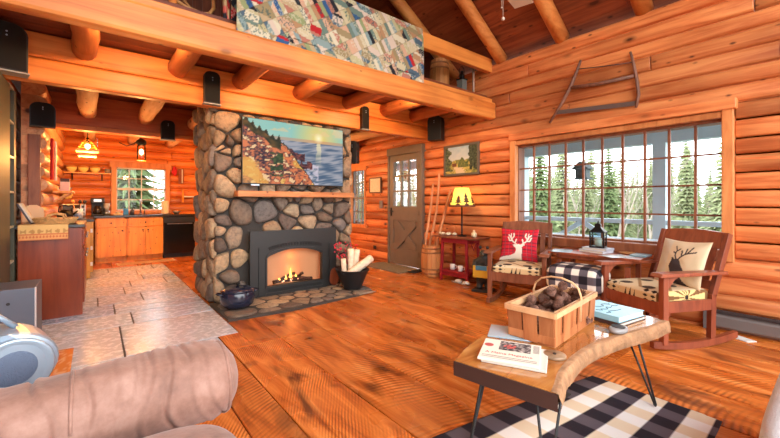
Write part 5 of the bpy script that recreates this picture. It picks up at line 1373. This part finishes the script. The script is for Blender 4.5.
zt = ZT-TH
for top, foot, off in (((1.47, 1.09, zt), (1.46, 1.17, .006), (.05, .022, 0)), ((1.50, .79, zt), (1.51, .80, .006), (.035, -.04, 0)), ((2.50, .80, zt), (2.54, .695, .012), (.045, .045, 0)), ((2.60, 1.17, zt), (2.62, 1.20, .006), (.045, -.045, 0))):
    hairpin(top, foot, off).out('leg', BLACK, t)
# basket of cones
def splint(b, p0, p1, w, th): b.bar(p0, p1, w, th, .001)
BASK = wood('splint_ash', (168, 98, 54), (206, 138, 88), grain=(5, 5, .8), knots=False, rough=.55, island=.25)
BL, BW, BH = .60, .245, .162
bx = thing('splint_basket', 'wide wooden splint basket with bent handle on coffee table', 'basket', (2.09, 1.07, ZT+.001), R(5.7))
M_ = Matrix.Identity(4)
def wallp(s, t_, out_=0):                                    # walk round the rim, t_ 0..1 from floor to rim
    g = 1+.05*t_
    per = [(-BL/2, -BW/2), (BL/2, -BW/2), (BL/2, BW/2), (-BL/2, BW/2)]
    k = int(s) % 4; f = s-int(s); a, c = per[k], per[(k+1) % 4]
    nx, ny = ((0, -1), (1, 0), (0, 1), (-1, 0))[k]
    return Vector(((a[0]+(c[0]-a[0])*f)*g+nx*out_, (a[1]+(c[1]-a[1])*f)*g+ny*out_, .006+t_*BH))
b = B(); b.box(-BL/2, BL/2, -BW/2, BW/2, 0, .006); b.out('basket_floor', BASK, bx)
b = B()
for k, n in ((0, 6), (1, 3), (2, 6), (3, 3)):
    for i in range(n):
        f0, f1 = (i+.06)/n, (i+.94)/n; o_ = .003 if i % 2 else -.002
        a, c, d, e = wallp(k+f0, 0, o_), wallp(k+f1*.99999, 0, o_), wallp(k+f1*.99999, 1, o_), wallp(k+f0, 1, o_)
        nn = (c-a).cross(e-a).normalized()*.003
        b.hexa([a-nn, c-nn, c+nn, a+nn, e-nn, d-nn, d+nn, e+nn])
so = b.out('splints', BASK, bx)
for lv, name in ((.16, 'band'),):
    b = B()
    for k in range(4):
        a, c = wallp(k+.0, lv, .0), wallp(k+.99999, lv, .0)
        n = ((0, -1), (1, 0), (0, 1), (-1, 0))[k]; nn = Vector((*n, 0))*.004; h = Vector((0, 0, .02))
        b.hexa([a-nn-h, c-nn-h, c+nn-h, a+nn-h, a-nn+h, c-nn+h, c+nn+h, a+nn+h])
    b.out(name, BASK, bx)
b = B()
for io in (0, 1):
    for k in range(4):
        a, c = wallp(k, 1), wallp(k+.99999, 1); n = Vector((*((0, -1), (1, 0), (0, 1), (-1, 0))[k], 0)); o_ = n*(.004 if io == 0 else -.012); w_ = n*.008; h = Vector((0, 0, .014)); d = (c-a).normalized()*.006
        a, c = a+o_-d-h, c+o_+d-h
        b.hexa([a, c, c+w_, a+w_, a+h*2, c+h*2, c+w_+h*2, a+w_+h*2])
b.out('rim', wood('pale_rim', (196, 146, 100), (226, 182, 136), grain=(3, 3, 3), knots=False, island=0, bump=0), bx)
b = B(); b.tube([(.04, -BW*.54, .06), (.04, -BW*.56, .2), (.04, -BW*.5, .245), (.04, -BW*.36, .275), (.04, -BW*.12, .292), (.04, BW*.12, .292), (.04, BW*.36, .275), (.04, BW*.5, .245), (.04, BW*.56, .2), (.04, BW*.54, .06)], .011, 8, sx=.5); b.out('handle', wood('bent_handle', (206, 156, 108), (234, 192, 146), grain=(3, 3, 3), knots=False), bx)
CONE = plain('pine_cone', (118, 80, 64), .8, var=.6, vscale=70)
cone_me = None
def conemesh(h, r):
    b = B(); b.lathe([(0, 0), (r*.35, h*.1), (r*.5, h*.35), (r*.4, h*.65), (r*.1, h*.95), (0, h)], 8); n = 64
    for i in range(n):
        f = i/n; a = i*2.39996; z = h*(.04+.9*f); rr_ = r*(math.sin(PI*(.15+.8*f))**.8); ca, sa = math.cos(a), math.sin(a); w = r*.34*(1-.5*f)
        def P(u, s, zz): return (ca*u-sa*s, sa*u+ca*s, zz)
        v = [b.v(P(rr_*.35, -w*.5, z)), b.v(P(rr_*.35, w*.5, z)), b.v(P(rr_*1.02, w, z+h*.06)), b.v(P(rr_*1.12, 0, z+h*.09)), b.v(P(rr_*1.02, -w, z+h*.06)), b.v(P(rr_*.8, 0, z+h*.0))]
        for q in ((0, 1, 2, 3, 4), (1, 0, 5), (2, 1, 5), (3, 2, 5), (4, 3, 5), (0, 4, 5)): b._face([v[j] for j in q])
    return b
first = None; rr = random.Random(12)
lay = []
for z, nx, ny, ax, ay in ((.03, 8, 3, .25, .08), (.075, 8, 3, .25, .08), (.118, 8, 3, .24, .08), (.155, 7, 3, .21, .07), (.19, 5, 2, .15, .05), (.22, 3, 1, .09, 0)):
    for i in range(nx):
        for j in range(ny):
            lay.append(((-ax+2*ax*i/max(1, nx-1))+rr.uniform(-.015, .015), (-ay+2*ay*j/max(1, ny-1) if ny > 1 else 0)+rr.uniform(-.012, .012), z+rr.uniform(-.008, .008)))
for (x, y, z) in lay:
    if first is None: o = first = conemesh(.075, .03).out('pine_cone', CONE, normals=False)
    else: o = first.copy(); C.objects.link(o)
    q = Matrix.Rotation(R(5.7), 4, 'Z') @ Vector((x+.01, y, 0)); o.location = (2.09+q.x, 1.07+q.y, ZT+z); o.rotation_euler = (rr.uniform(.9, 2.2), rr.uniform(-.5, .5), rr.uniform(0, 6)); k = rr.uniform(.68, .95); o.scale = (k, k, k)
    tag(o, 'brown pine cone heaped in the splint basket on coffee table', 'pine cone', 'pine cones in the basket')
# books, newspapers, coasters
t = book('hardback_book', 'dark edged hardback under the pale blue book on coffee table', (2.575, .957, ZT+.001), R(-8), .30, .30, .022, (72, 52, 48))
t = book('coffee_table_book', 'large pale blue covered book on top of the stack by basket', (2.572, .960, ZT+.024), R(-9), .29, .295, .034, (150, 206, 222))
b = B(); rr = random.Random(4)
for k in range(3):
    pts = [(-.11+.022*i+rr.uniform(-.006, .006), .05-.05*k+rr.uniform(-.02, .02), .0345) for i in range(11 if k < 2 else 8)]; b.tube(pts, .0022, 4)
o = b.out('cover_script', plain('ink_blue', (60, 96, 120), .6), t); o['kind'] = 'stuff'
t = book('wood_box', 'x', (2.60, 1.02, ZT+.0), 0, .1, .1, .02, (0, 0, 0)) if False else None
def coaster(loc, r_, label):
    t = thing('coaster', label, 'coaster', loc); b = B(); b.lathe([(0, 0), (r_, 0), (r_, .008), (r_*.94, .013), (0, .012)], 24); b.out('disc', plain('stone_disc', (150, 120, 92), .4, var=.2, vscale=30), t)
    b = B(); b.cyl((0, 0, .012), (0, 0, .016), r_*.16, n=10); b.out('center', BLACK, t); return t
coaster((1.712, .872, ZT+.001), .052, 'round stone coaster beside the newspapers')
t = thing('ash_dish', 'oval grey dish near the front edge below blue book', 'dish', (2.315, .808, ZT+.001), R(-2))
b = B(); b.ball((0, 0, .016), (.07, .045, .016), 24, 8, .6); b.out('dish_body', plain('grey_glaze', (150, 148, 146), .25), t); b = B(); b.lathe([(.03, .028), (.036, .03), (.036, .034), (.03, .034)], 16); b.out('rim', BLACK, t)
t = thing('newspaper', 'folded newspaper lowest of the stack on coffee table', 'newspaper', (1.562, .985, ZT+.001), R(26), 'newspapers on the coffee table')
b = B(); b.box(-.125, .125, -.14, .14, 0, .012, .003); b.out('sheet', PAPER, t)
t = thing('newspaper', 'folded newspaper with a dark photo on top of stack', 'newspaper', (1.548, 1.005, ZT+.0135), R(28), 'newspapers on the coffee table')
b = B(); b.box(-.125, .13, -.135, .135, 0, .012, .003); b.out('sheet', plain('newsprint', (232, 224, 206), .8), t)
CR = Matrix.Translation((0, 0, .0125)) @ Matrix.Rotation(R(-90), 4, 'Z')
def photocol(u, v):
    a = nz(u, v, 9, 2)+nz(u, v, 22, 6)*.7; c = lerp((60, 50, 52), (206, 196, 186), max(0, min(1, .4+a)))
    if math.hypot(u-.35, v-.45) < .22 and a > -.1: c = (206, 96, 90)
    return lin(c)
b = B(); b.grid(40, 24, lambda u, v: (CR @ Vector((-.055+.145*u, -.0+.115*v, .0004))), photocol); b.out('photograph', PAINT, t)
INKR = plain('ink_red', (190, 90, 84), .8); INKG = plain('ink_grey', (120, 110, 108), .8)
text('A Maine Magazine', .029, CR @ Matrix.Translation((-.005, -.045, 0)), INKR, 'headline', t, .0003)
b = B()
for i in range(7): b.box(.10, .128, .10-.014*i, .106-.014*i, 0, .0004, M=CR)
for i in range(2): b.box(-.12, .12, -.085-.016*i, -.081-.016*i, 0, .0004, M=CR)
o = b.out('text_lines', INKG, t); o['kind'] = 'stuff'
b = B(); b.cyl(CR @ Vector((-.105, .045, 0)), CR @ Vector((-.105, .045, .0005)), .022, n=16); b.out('emblem', INKR, t)
b = B(); b.box(-.10, .10, -.13, .13, 0, .006, .002); o = b.out('magazine', plain('pale_blue_print', (176, 206, 220), .25)); o.location = (1.83, 1.17, ZT+.001); o.rotation_euler = (0, 0, R(30)); tag(o, 'pale blue magazine half hidden behind basket at table back edge', 'magazine')

# ------------------------------------------------------------------ rugs
def rugcol(u, v):
    a = int(math.floor(v*6.2+.02)) % 2; c = int(math.floor(1.75*u/.105)) % 2
    k = (34, 28, 38) if a == 0 else (222, 206, 178)
    return lin(k if c == 0 else ((88, 80, 88) if a == 0 else (232, 232, 228)))
NX, NY = 200, 93
def rugp(u, v):
    p = Vector((2.66-1.75*u, 1.09+.29*u-.67*v-.34*u*v, 0))
    p.z = .006+.006*max(0, nz(p.x*3, p.y*3, 1.3, 2))+.004*max(0, math.sin(p.x*9+p.y*4))*(v < .9)
    return p
b = B(); b.grid(NX, NY, rugp, rugcol)
o = b.out('area_rug', FABRIC); sm = o.modifiers.new('thickness', 'SOLIDIFY'); sm.thickness = .005; tag(o, 'black and cream buffalo check rug under the coffee table', 'rug')
def smallrug(u, v):
    if u > .72: c = (206, 124, 52) if abs(u-.86) > .06 or nz(u, v, 12) > 0 else (190, 96, 44)
    elif abs(u-.68) < .03: c = (232, 214, 186)
    else: c = (196, 92, 66) if (int(v*9)+int(u*8)) % 2 else (226, 196, 160)
    if abs(nz(u, v, 25, 3)) > .3: c = lerp(c, (236, 220, 196), .5)
    return lin(c)
b = B(); b.grid(50, 50, lambda u, v: (-.95+.81*u, 2.2+1.9*v-.14*u*v, .006), smallrug); o = b.out('accent_rug', FABRIC); sm = o.modifiers.new('thickness', 'SOLIDIFY'); sm.thickness = .005; tag(o, 'small orange and cream patterned rug on slate by the boombox', 'rug')

# ------------------------------------------------------------------ sofa with rolled arm
def leather():
    m, nt, p = mk('taupe_suede'); tc = N(nt, 'ShaderNodeTexCoord')
    n = N(nt, 'ShaderNodeTexNoise'); setin(n, Scale=7., Detail=6., Roughness=.65); nt.links.new(tc.outputs['Object'], n.inputs['Vector'])
    nt.links.new(ramp(nt, n.outputs['Fac'], [(.3, L4((116, 82, 68))), (.5, L4((146, 107, 91))), (.7, L4((170, 132, 116)))]), p.inputs['Base Color'])
    p.inputs['Roughness'].default_value = .7; p.inputs['Sheen Weight'].default_value = .25
    n2 = N(nt, 'ShaderNodeTexNoise'); setin(n2, Scale=60., Detail=4.); nt.links.new(tc.outputs['Object'], n2.inputs['Vector'])
    b = N(nt, 'ShaderNodeBump'); setin(b, Strength=.18, Distance=.008); nt.links.new(n2.outputs['Fac'], b.inputs['Height']); nt.links.new(b.outputs[0], p.inputs['Normal'])
    return m
SUEDE = leather()
t = thing('sofa', 'taupe suede sofa with big rolled arm in the near left corner', 'sofa', (0, 0, 0))
AY, AZ, RY, RZ_ = 1.63, .465, .165, .15; X0, X1 = -1.15, .465
creases = [(-.72, .6), (-.52, .7), (-.24, .5), (-.16, .8), (.345, .6), (.12, .4), (-.62, .5), (-.40, 1.), (-.06, .55), (.16, .9), (.235, .8), (.02, .35), (.30, .5), (.09, .45)]
def armp(u, v):
    x = X0+(X1-X0)*u; a = 2*PI*v; e = min(1, (X1-x)/.12, (x-X0)/.12); e = max(0, e); k = math.sqrt(max(0, 1-(1-e)**2))*.94+.06 if e < 1 else 1
    w = 0
    for cx, s in creases:
        d = x-cx-.04*math.sin(a*1+cx*9)-.015*math.sin(a*3+cx*5); w -= s*.017*math.exp(-(d/.006)**2)*(.25+.75*max(0, math.sin(a*1.5+cx*40))); w += s*.007*math.exp(-((d-.016)/.011)**2)
    w += .012*nz(x*3, a, 1.5, 7)
    return (x, AY+(RY*k+w)*math.cos(a), AZ+(RZ_*k+w)*math.sin(a)+.02*math.sin((x+.2)*2.2))
b = B(); g = b.grid(260, 64, armp); b._face([g[-1][j] for j in range(64)][::-1]); b._face([g[0][j] for j in range(64)])
b.out('rolled_arm', SUEDE, t, weld=.0005)
b = B(); b.tube([armp(1-.06/1.625, j/40) for j in range(40)], .009, 8, closed=True); b.out('piping', SUEDE, t)
b = B(); b.tube([Vector(armp((-.06-X0)/(X1-X0), j/40)) for j in range(2, 20)], .006, 6); b.out('seam', SUEDE, t)
b = B(); b.box(-1.1, .25, 1.58, 1.72, .06, .40, .03); b.out('arm_panel', SUEDE, t)
b = B(); b.ball((-.17, .74, .425), (.52, .60, .10), 48, 20, .4, .3); b.out('seat_cushion', SUEDE, t)
b = B(); b.box(-1.1, .30, .0, 1.5, .06, .26, .04); b.out('frame', SUEDE, t)
b = B(); b.ball((-.98, .62, .62), (.17, .58, .34), 32, 20, .5, .4); b.out('backrest', SUEDE, t)
for x in (-1.0, .22):
    for y in (.1, 1.5): b = B(); b.box(x-.03, x+.03, y-.03, y+.03, 0, .07); b.out('foot', BLACK, t)
# armchair at the right edge
t = thing('armchair', 'pale blue white armchair corner at the right edge', 'armchair', (0, 0, 0))
PALE = plain('pale_linen', (226, 234, 240), .85, bump=.4, bscale=150, var=.08)
b = B(); b.ball((2.10, .01, .42), (.72, .165, .15), 48, 24, .6, .4); b.out('arm', PALE, t)
b = B(); b.box(1.48, 2.75, -.13, .10, .08, .38, .04); b.out('arm_panel', PALE, t)
b = B(); b.ball((2.2, -.55, .40), (.55, .42, .10), 32, 16, .4, .3); b.out('seat_cushion', PALE, t)
b = B(); b.box(1.5, 2.75, -1.0, -.12, .08, .32, .03); b.out('frame', PALE, t)
b = B(); b.ball((2.75, -.5, .62), (.16, .55, .36), 32, 20, .5, .4); b.out('backrest', PALE, t)
for x in (1.6, 2.7):
    for y in (-.06, -.9): b = B(); b.box(x-.03, x+.03, y-.03, y+.03, 0, .09); b.out('foot', BLACK, t)
# box speaker on the floor and boombox
t = thing('subwoofer', 'grey box speaker standing on the floor by cherry cabinet', 'speaker', (-.358, 3.90, 0))
b = B(); b.box(-.62, 0, 0, .40, .012, .545, .006); b.out('cabinet', GREYB, t)
b = B(); b.box(-.008, .002, -.004, .012, .012, .546, .002); b.out('edge_trim', plain('pale_edge', (206, 206, 206), .3, .4), t)
b = B(); b.cyl((-.15, -.006, .44), (-.15, .0, .44), .011, n=12); b.out('led', BLACK, t)
b = B(); b.box(-.34, -.16, -.006, 0, .28, .30, .002); b.out('badge', STEEL, t)
for x in (-.58, -.04):
    for y in (.04, .36): b = B(); b.cyl((x, y, 0), (x, y, .014), .02, n=10); b.out('foot', BLACK, t)
t = thing('side_stand', 'low dark wooden stand under the boombox', 'stand', (-.60, 2.10, 0))
b = B(); b.box(-.22, .26, -.16, .16, .41, .44, .004); b.out('tabletop', DARKW, t)
for x in (-.19, .23):
    for y in (-.13, .13): b = B(); b.box(x-.02, x+.02, y-.02, y+.02, 0, .41, .002); b.out('leg', DARKW, t)
t = thing('boombox', 'silver portable stereo with round speaker at far left edge', 'stereo', (-.385, 2.08, .441), R(14))
t.scale = (1.12, 1.12, 1.12)
b = B(); pr = [(-.42, 0), (.09, 0)]+[(.09+.135*math.cos(a), .1125+.1125*math.sin(a)) for a in [-PI/2+PI*i/14 for i in range(1, 15)]]+[(-.42, .225)]
b.prism(pr, -.10, .10, lambda u, v, w: (u, w, v), .02); b.out('body', SILVER, t)
b = B(); M3 = Matrix.Translation((.105, -.103, .108)) @ Matrix.Rotation(R(90), 4, 'X'); b.lathe([(.078, 0), (.10, 0), (.104, .012), (.096, .018), (.08, .008)], 32, M=M3); b.out('speaker_ring', plain('ring_silver', (170, 190, 206), .25, .5), t)
b = B(); b.lathe([(0, .012), (.05, .01), (.079, .003), (.079, -.01), (0, -.01)], 32, M=M3); b.out('speaker_grille', plain('blue_grey_cone', (84, 98, 120), .5, bump=.5, bscale=250), t)
b = B(); b.box(-.40, -.03, -.108, -.098, .10, .215, .004); q = b.out('control_panel', plain('black_panel', (30, 30, 36), .25), t)
for i in range(5): b = B(); b.box(-.30+.055*i, -.262+.055*i, -.113, -.106, .18, .192, .002); b.out('button', STEEL, q)
for i in range(3): b = B(); b.box(-.22+.055*i, -.182+.055*i, -.113, -.106, .13, .142, .002); b.out('button', STEEL, q)
b = B(); M4 = Matrix.Translation((.0, -.106, .185)) @ Matrix.Rotation(R(90), 4, 'X'); b.lathe([(0, .014), (.022, .014), (.026, 0), (0, 0)], 20, M=M4); b.out('dial', STEEL, t)
b = B(); b.tube([(-.38, 0, .225), (-.36, 0, .27), (.08, 0, .27), (.12, 0, .225)], .011, 8); b.out('handle', SILVER, t)

# ------------------------------------------------------------------ walls: paintings, saw; loft: quilt, keg, lantern, fan
def landscape(u, v):
    a = nz(u, v, 8, 1); f = nz(u, v, 20, 3)
    c = lerp((186, 196, 190), (150, 176, 186), max(0, min(1, (v-.5)*1.6+a*.4)))
    if v < .50+.05*a: c = lerp((196, 176, 90), (110, 116, 60), max(0, min(1, .5+f+a)))
    if v < .24 and abs(u-.42-.3*(.24-v)) < .14+.1*f: c = (206, 186, 146)
    if abs(u-.30) < .07 and .26 < v < .38: c = (110, 66, 48)
    if .42 < u < .74 and .22 < v < .50+.09*math.sin(u*26) : c = lerp((70, 84, 46), (120, 124, 66), .5+f)
    if u > .76-.05*a and v > .12+.15*f: c = lerp((44, 52, 40), (84, 92, 66), .5+f)
    if u < .20+.06*math.sin(v*18)-.06*v and v > .1: c = lerp((56, 66, 48), (104, 112, 76), .5+f)
    return lin(c)
t = thing('landscape_painting', 'framed landscape painting with road hanging above the lamp', 'painting', (4.545, 3.85, 1.625))
b = B(); w, h = .36, .50
for q in ((-w, w, 0, .035), (-w, w, h-.035, h), (-w, -w+.035, .035, h-.035), (w-.035, w, .035, h-.035)): b.box(-.012, .024, q[0], q[1], q[2], q[3], .004)
b.out('frame', plain('grey_brown_frame', (96, 86, 72), .5), t)
b = B(); b.grid(64, 48, lambda u, v: (-.002, w-.035-(2*w-.07)*u, .035+(h-.07)*v), landscape); o = b.out('canvas', PAINT, t)
t = thing('framed_certificate', 'small framed cream print on logs left of the door', 'picture', (4.54, 6.14, 1.385))
b = B(); w, h = .20, .325
for q in ((-w, w, 0, .022), (-w, w, h-.022, h), (-w, -w+.022, .022, h-.022), (w-.022, w, .022, h-.022)): b.box(-.01, .024, q[0], q[1], q[2], q[3], .003)
b.out('frame', plain('brown_frame', (90, 60, 40), .5), t); b = B(); b.box(-.002, .02, -w+.02, w-.02, .02, h-.02); b.out('print', plain('cream_print', (240, 222, 190), .7, var=.12, vscale=30), t)
b = B(); b.box(-.003, .01, -.05, .05, .0, .16, .006); o = b.out('light_switch', plain('pewter_plate', (120, 118, 116), .5)); o.location = (4.54, 5.95, 1.07); tag(o, 'grey switch plate on the logs left of the door', 'switch plate')
b = B(); b.box(-.003, .012, -.045, .045, 0, .07, .003); o = b.out('wall_outlet', BLACK); o.location = (4.54, 6.16, .22); tag(o, 'small black outlet box low on the logs by door', 'outlet')
GREYW = wood('weathered_saw_wood', (110, 76, 62), (146, 104, 86), grain=(6, 6, 1), knots=False, rough=.6)
t = thing('bow_saw', 'antique wooden bucksaw hanging on log wall above the window', 'saw', (4.528, 0, 0))
b = B(); q = [(0, 1.985, 2.90), (0, 2.03, 2.78), (0, 2.10, 2.62), (0, 2.20, 2.45), (0, 2.37, 2.21)]; b.tube(q, [.016, .022, .026, .024, .016], 8, sx=.7); b.out('arm', GREYW, t)
b = B(); q = [(0, 1.462, 2.83), (0, 1.43, 2.68), (0, 1.40, 2.5), (0, 1.385, 2.35), (0, 1.41, 2.215)]; b.tube(q, [.016, .022, .026, .024, .018], 8, sx=.7); b.out('arm', GREYW, t)
b = B(); b.tube([(0, 2.12, 2.60), (0, 1.8, 2.565), (0, 1.42, 2.56)], [.02, .022, .02], 8); b.out('stretcher', GREYW, t)
b = B(); b.tube([(-.005, 2.02, 2.80), (-.005, 1.76, 2.755), (-.005, 1.44, 2.71)], .006, 6); b.out('tension_rod', plain('dark_rod', (86, 60, 52), .6), t)
b = B(); b.prism([(2.29, 2.355), (1.39, 2.285), (1.39, 2.235), (2.29, 2.305)], -.0025, .0025, lambda u, v, w: (w, u, v)); b.out('blade', plain('dull_blade', (112, 98, 92), .5, .4), t)
# quilt over the loft rail
rr = random.Random(31)
QC = [(222, 206, 168), (236, 226, 196), (120, 142, 130), (196, 150, 110), (206, 180, 140), (150, 172, 170), (228, 182, 150), (88, 112, 130), (206, 196, 150), (170, 150, 110), (232, 210, 190), (160, 170, 120), (200, 130, 110), (60, 100, 150), (40, 40, 48), (196, 40, 44)]
QW = [7, 8, 5, 5, 6, 6, 5, 3, 6, 4, 6, 4, 3, 2, 2, 2]
def quiltcol(x, z):
    s = .155; a, c = (x*.92+z*.62)/s, (z*.92-x*.62)/s
    i, j = math.floor(a), math.floor(c); f, g = a-i, c-j
    r_ = random.Random(i*131+j*977+5)
    strip = int(f*3) if r_.random() < .55 else 3+int((f+g)*1.5)
    if r_.random() < .35 and abs(f-.5)+abs(g-.5) > .62: strip = 9+(f > .5)+2*(g > .5)
    r2_ = random.Random(i*31+j*77+strip*1013); c0 = r2_.choices(QC, QW)[0]
    p = nz(x, z, 60, strip*1.3+i); k = r2_.random()
    if k < .45 and p > .12: c0 = lerp(c0, (60, 90, 96) if k < .2 else (236, 226, 200), .55)
    if min(f, g, 1-f, 1-g) < .025: c0 = lerp(c0, (90, 80, 70), .25)
    return tuple(.72*k for k in lin(c0))
QX0, QX1, QT, QB = .93, 3.11, 3.318, 2.585
prof = [(3.235, QB), (3.23, 2.80), (3.228, 3.0), (3.232, 3.20), (3.25, 3.315), (3.30, 3.325), (3.36, 3.32), (3.38, 3.2), (3.385, 3.0), (3.39, 2.80)]
cum = [0]
for a, c in zip(prof, prof[1:]): cum.append(cum[-1]+math.hypot(c[0]-a[0], c[1]-a[1]))
def qp(u, v):
    d = v*cum[-1]; i = max(k for k in range(len(cum)-1) if cum[k] <= d+1e-9); f = (d-cum[i])/(cum[i+1]-cum[i])
    y = prof[i][0]+(prof[i+1][0]-prof[i][0])*f; z = prof[i][1]+(prof[i+1][1]-prof[i][1])*f
    x = QX0+(QX1-QX0)*u; w = .012*math.sin(x*7+z*2)*(1 if y < 3.24 else .2)*min(1, abs(QT-z)*4)
    return (x, y-w-.004 if y < 3.3 else y+abs(w), z+.012*math.sin(x*5)*(v < .1))
b = B(); b.grid(300, 150, qp, lambda u, v: quiltcol(QX0+(QX1-QX0)*u, v*cum[-1]+2.6))
o = b.out('patchwork_quilt', FABRIC); sm = o.modifiers.new('thickness', 'SOLIDIFY'); sm.thickness = .008; sm.offset = 1; tag(o, 'multicoloured patchwork quilt hanging over the loft railing', 'quilt')
b = B(); b.grid(10, 30, lambda u, v: (.86+.065*u, 3.39+.02*math.sin(u*3), 2.72+.58*v), lambda u, v: lin(((150, 40, 36), (40, 40, 48), (206, 96, 84), (180, 150, 110))[int(u*1.5+v*9) % 4]))
o = b.out('folded_blanket', FABRIC); sm = o.modifiers.new('thickness', 'SOLIDIFY'); sm.thickness = .03; tag(o, 'dark red striped blanket hanging behind the quilt left edge', 'blanket')
t = keg('loft_keg', 'old wooden keg standing in the loft near the wall', (4.13, 3.92, 2.792), .13, .155, .58, 'keg')
t = thing('kerosene_lantern', 'small dark glass lantern beside the keg in the loft', 'lantern', (4.30, 3.62, 2.792))
b = B(); b.box(-.06, .06, -.06, .06, 0, .03, .004); b.box(-.06, .06, -.06, .06, .24, .26, .004); b.out('frame', IRON, t)
b = B(); b.box(-.052, .052, -.052, .052, .03, .24); b.out('glass', plain('smoky_glass', (110, 116, 112), .15), t)
b = B(); b.cyl((0, 0, .26), (0, 0, .38), .035, .02, 10); b.out('chimney_cap', IRON, t); b = B(); b.tube([(-.055, 0, .25), (-.05, 0, .42), (0, 0, .46), (.05, 0, .42), (.055, 0, .25)], .004, 6); b.out('handle', IRON, t)
BENT = wood('bent_ash', (206, 140, 76), (232, 176, 108), grain=(3, 3, 3), knots=False)
t = thing('bentwood_rocker', 'pale bentwood hoop chair standing in loft near the rail', 'chair', (.62, 3.72, 2.792))
b = B(); b.tube([(-.30, 0, .30), (-.14, 0, .22), (.02, 0, .165), (.14, 0, .145), (.21, 0, .165), (.245, 0, .23), (.24, 0, .34), (.18, 0, .46)], .017, 8); b.out('hoop', BENT, t)
b = B(); b.tube([(-.22, .12, .20), (-.20, .12, .32), (-.10, .12, .345), (.0, .12, .30), (.07, .12, .22), (.08, .12, .12)], .014, 8); b.out('hoop', BENT, t)
b = B(); b.box(-.2, .2, -.02, .32, .07, .10, .006); b.out('seat', BENT, t)
for x in (-.17, .17):
    for y in (.0, .3): b = B(); b.cyl((x, y, 0), (x, y, .075), .016, n=8); b.out('leg', BENT, t)

t = thing('ceiling_fan', 'white bladed ceiling fan with pull chain above the room', 'ceiling fan', (2.99, 2.02, 3.30))
b = B(); b.lathe([(0, .14), (.11, .12), (.13, .05), (.12, -.02), (.05, -.06), (0, -.065)], 24); b.cyl((0, 0, .13), (0, 0, .88), .016, n=8); b.out('motor', WHITE, t)
for i in range(3):
    b = B(); M5 = Matrix.Rotation(R(13+120*i), 4, 'Z'); b.box(.15, .60, -.10, .10, .0, .008, .003, M=M5); b.out('blade', WHITE, t)
for x, l in ((0, .36), (-.022, .26)):
    b = B(); b.cyl((x, 0, -.05), (x, 0, -l), .0025, n=6); b.ball((x, 0, -l-.014), .017 if l > .3 else .008, 10, 8); b.out('pull_chain', plain('chain_grey', (206, 186, 170), .4), t)
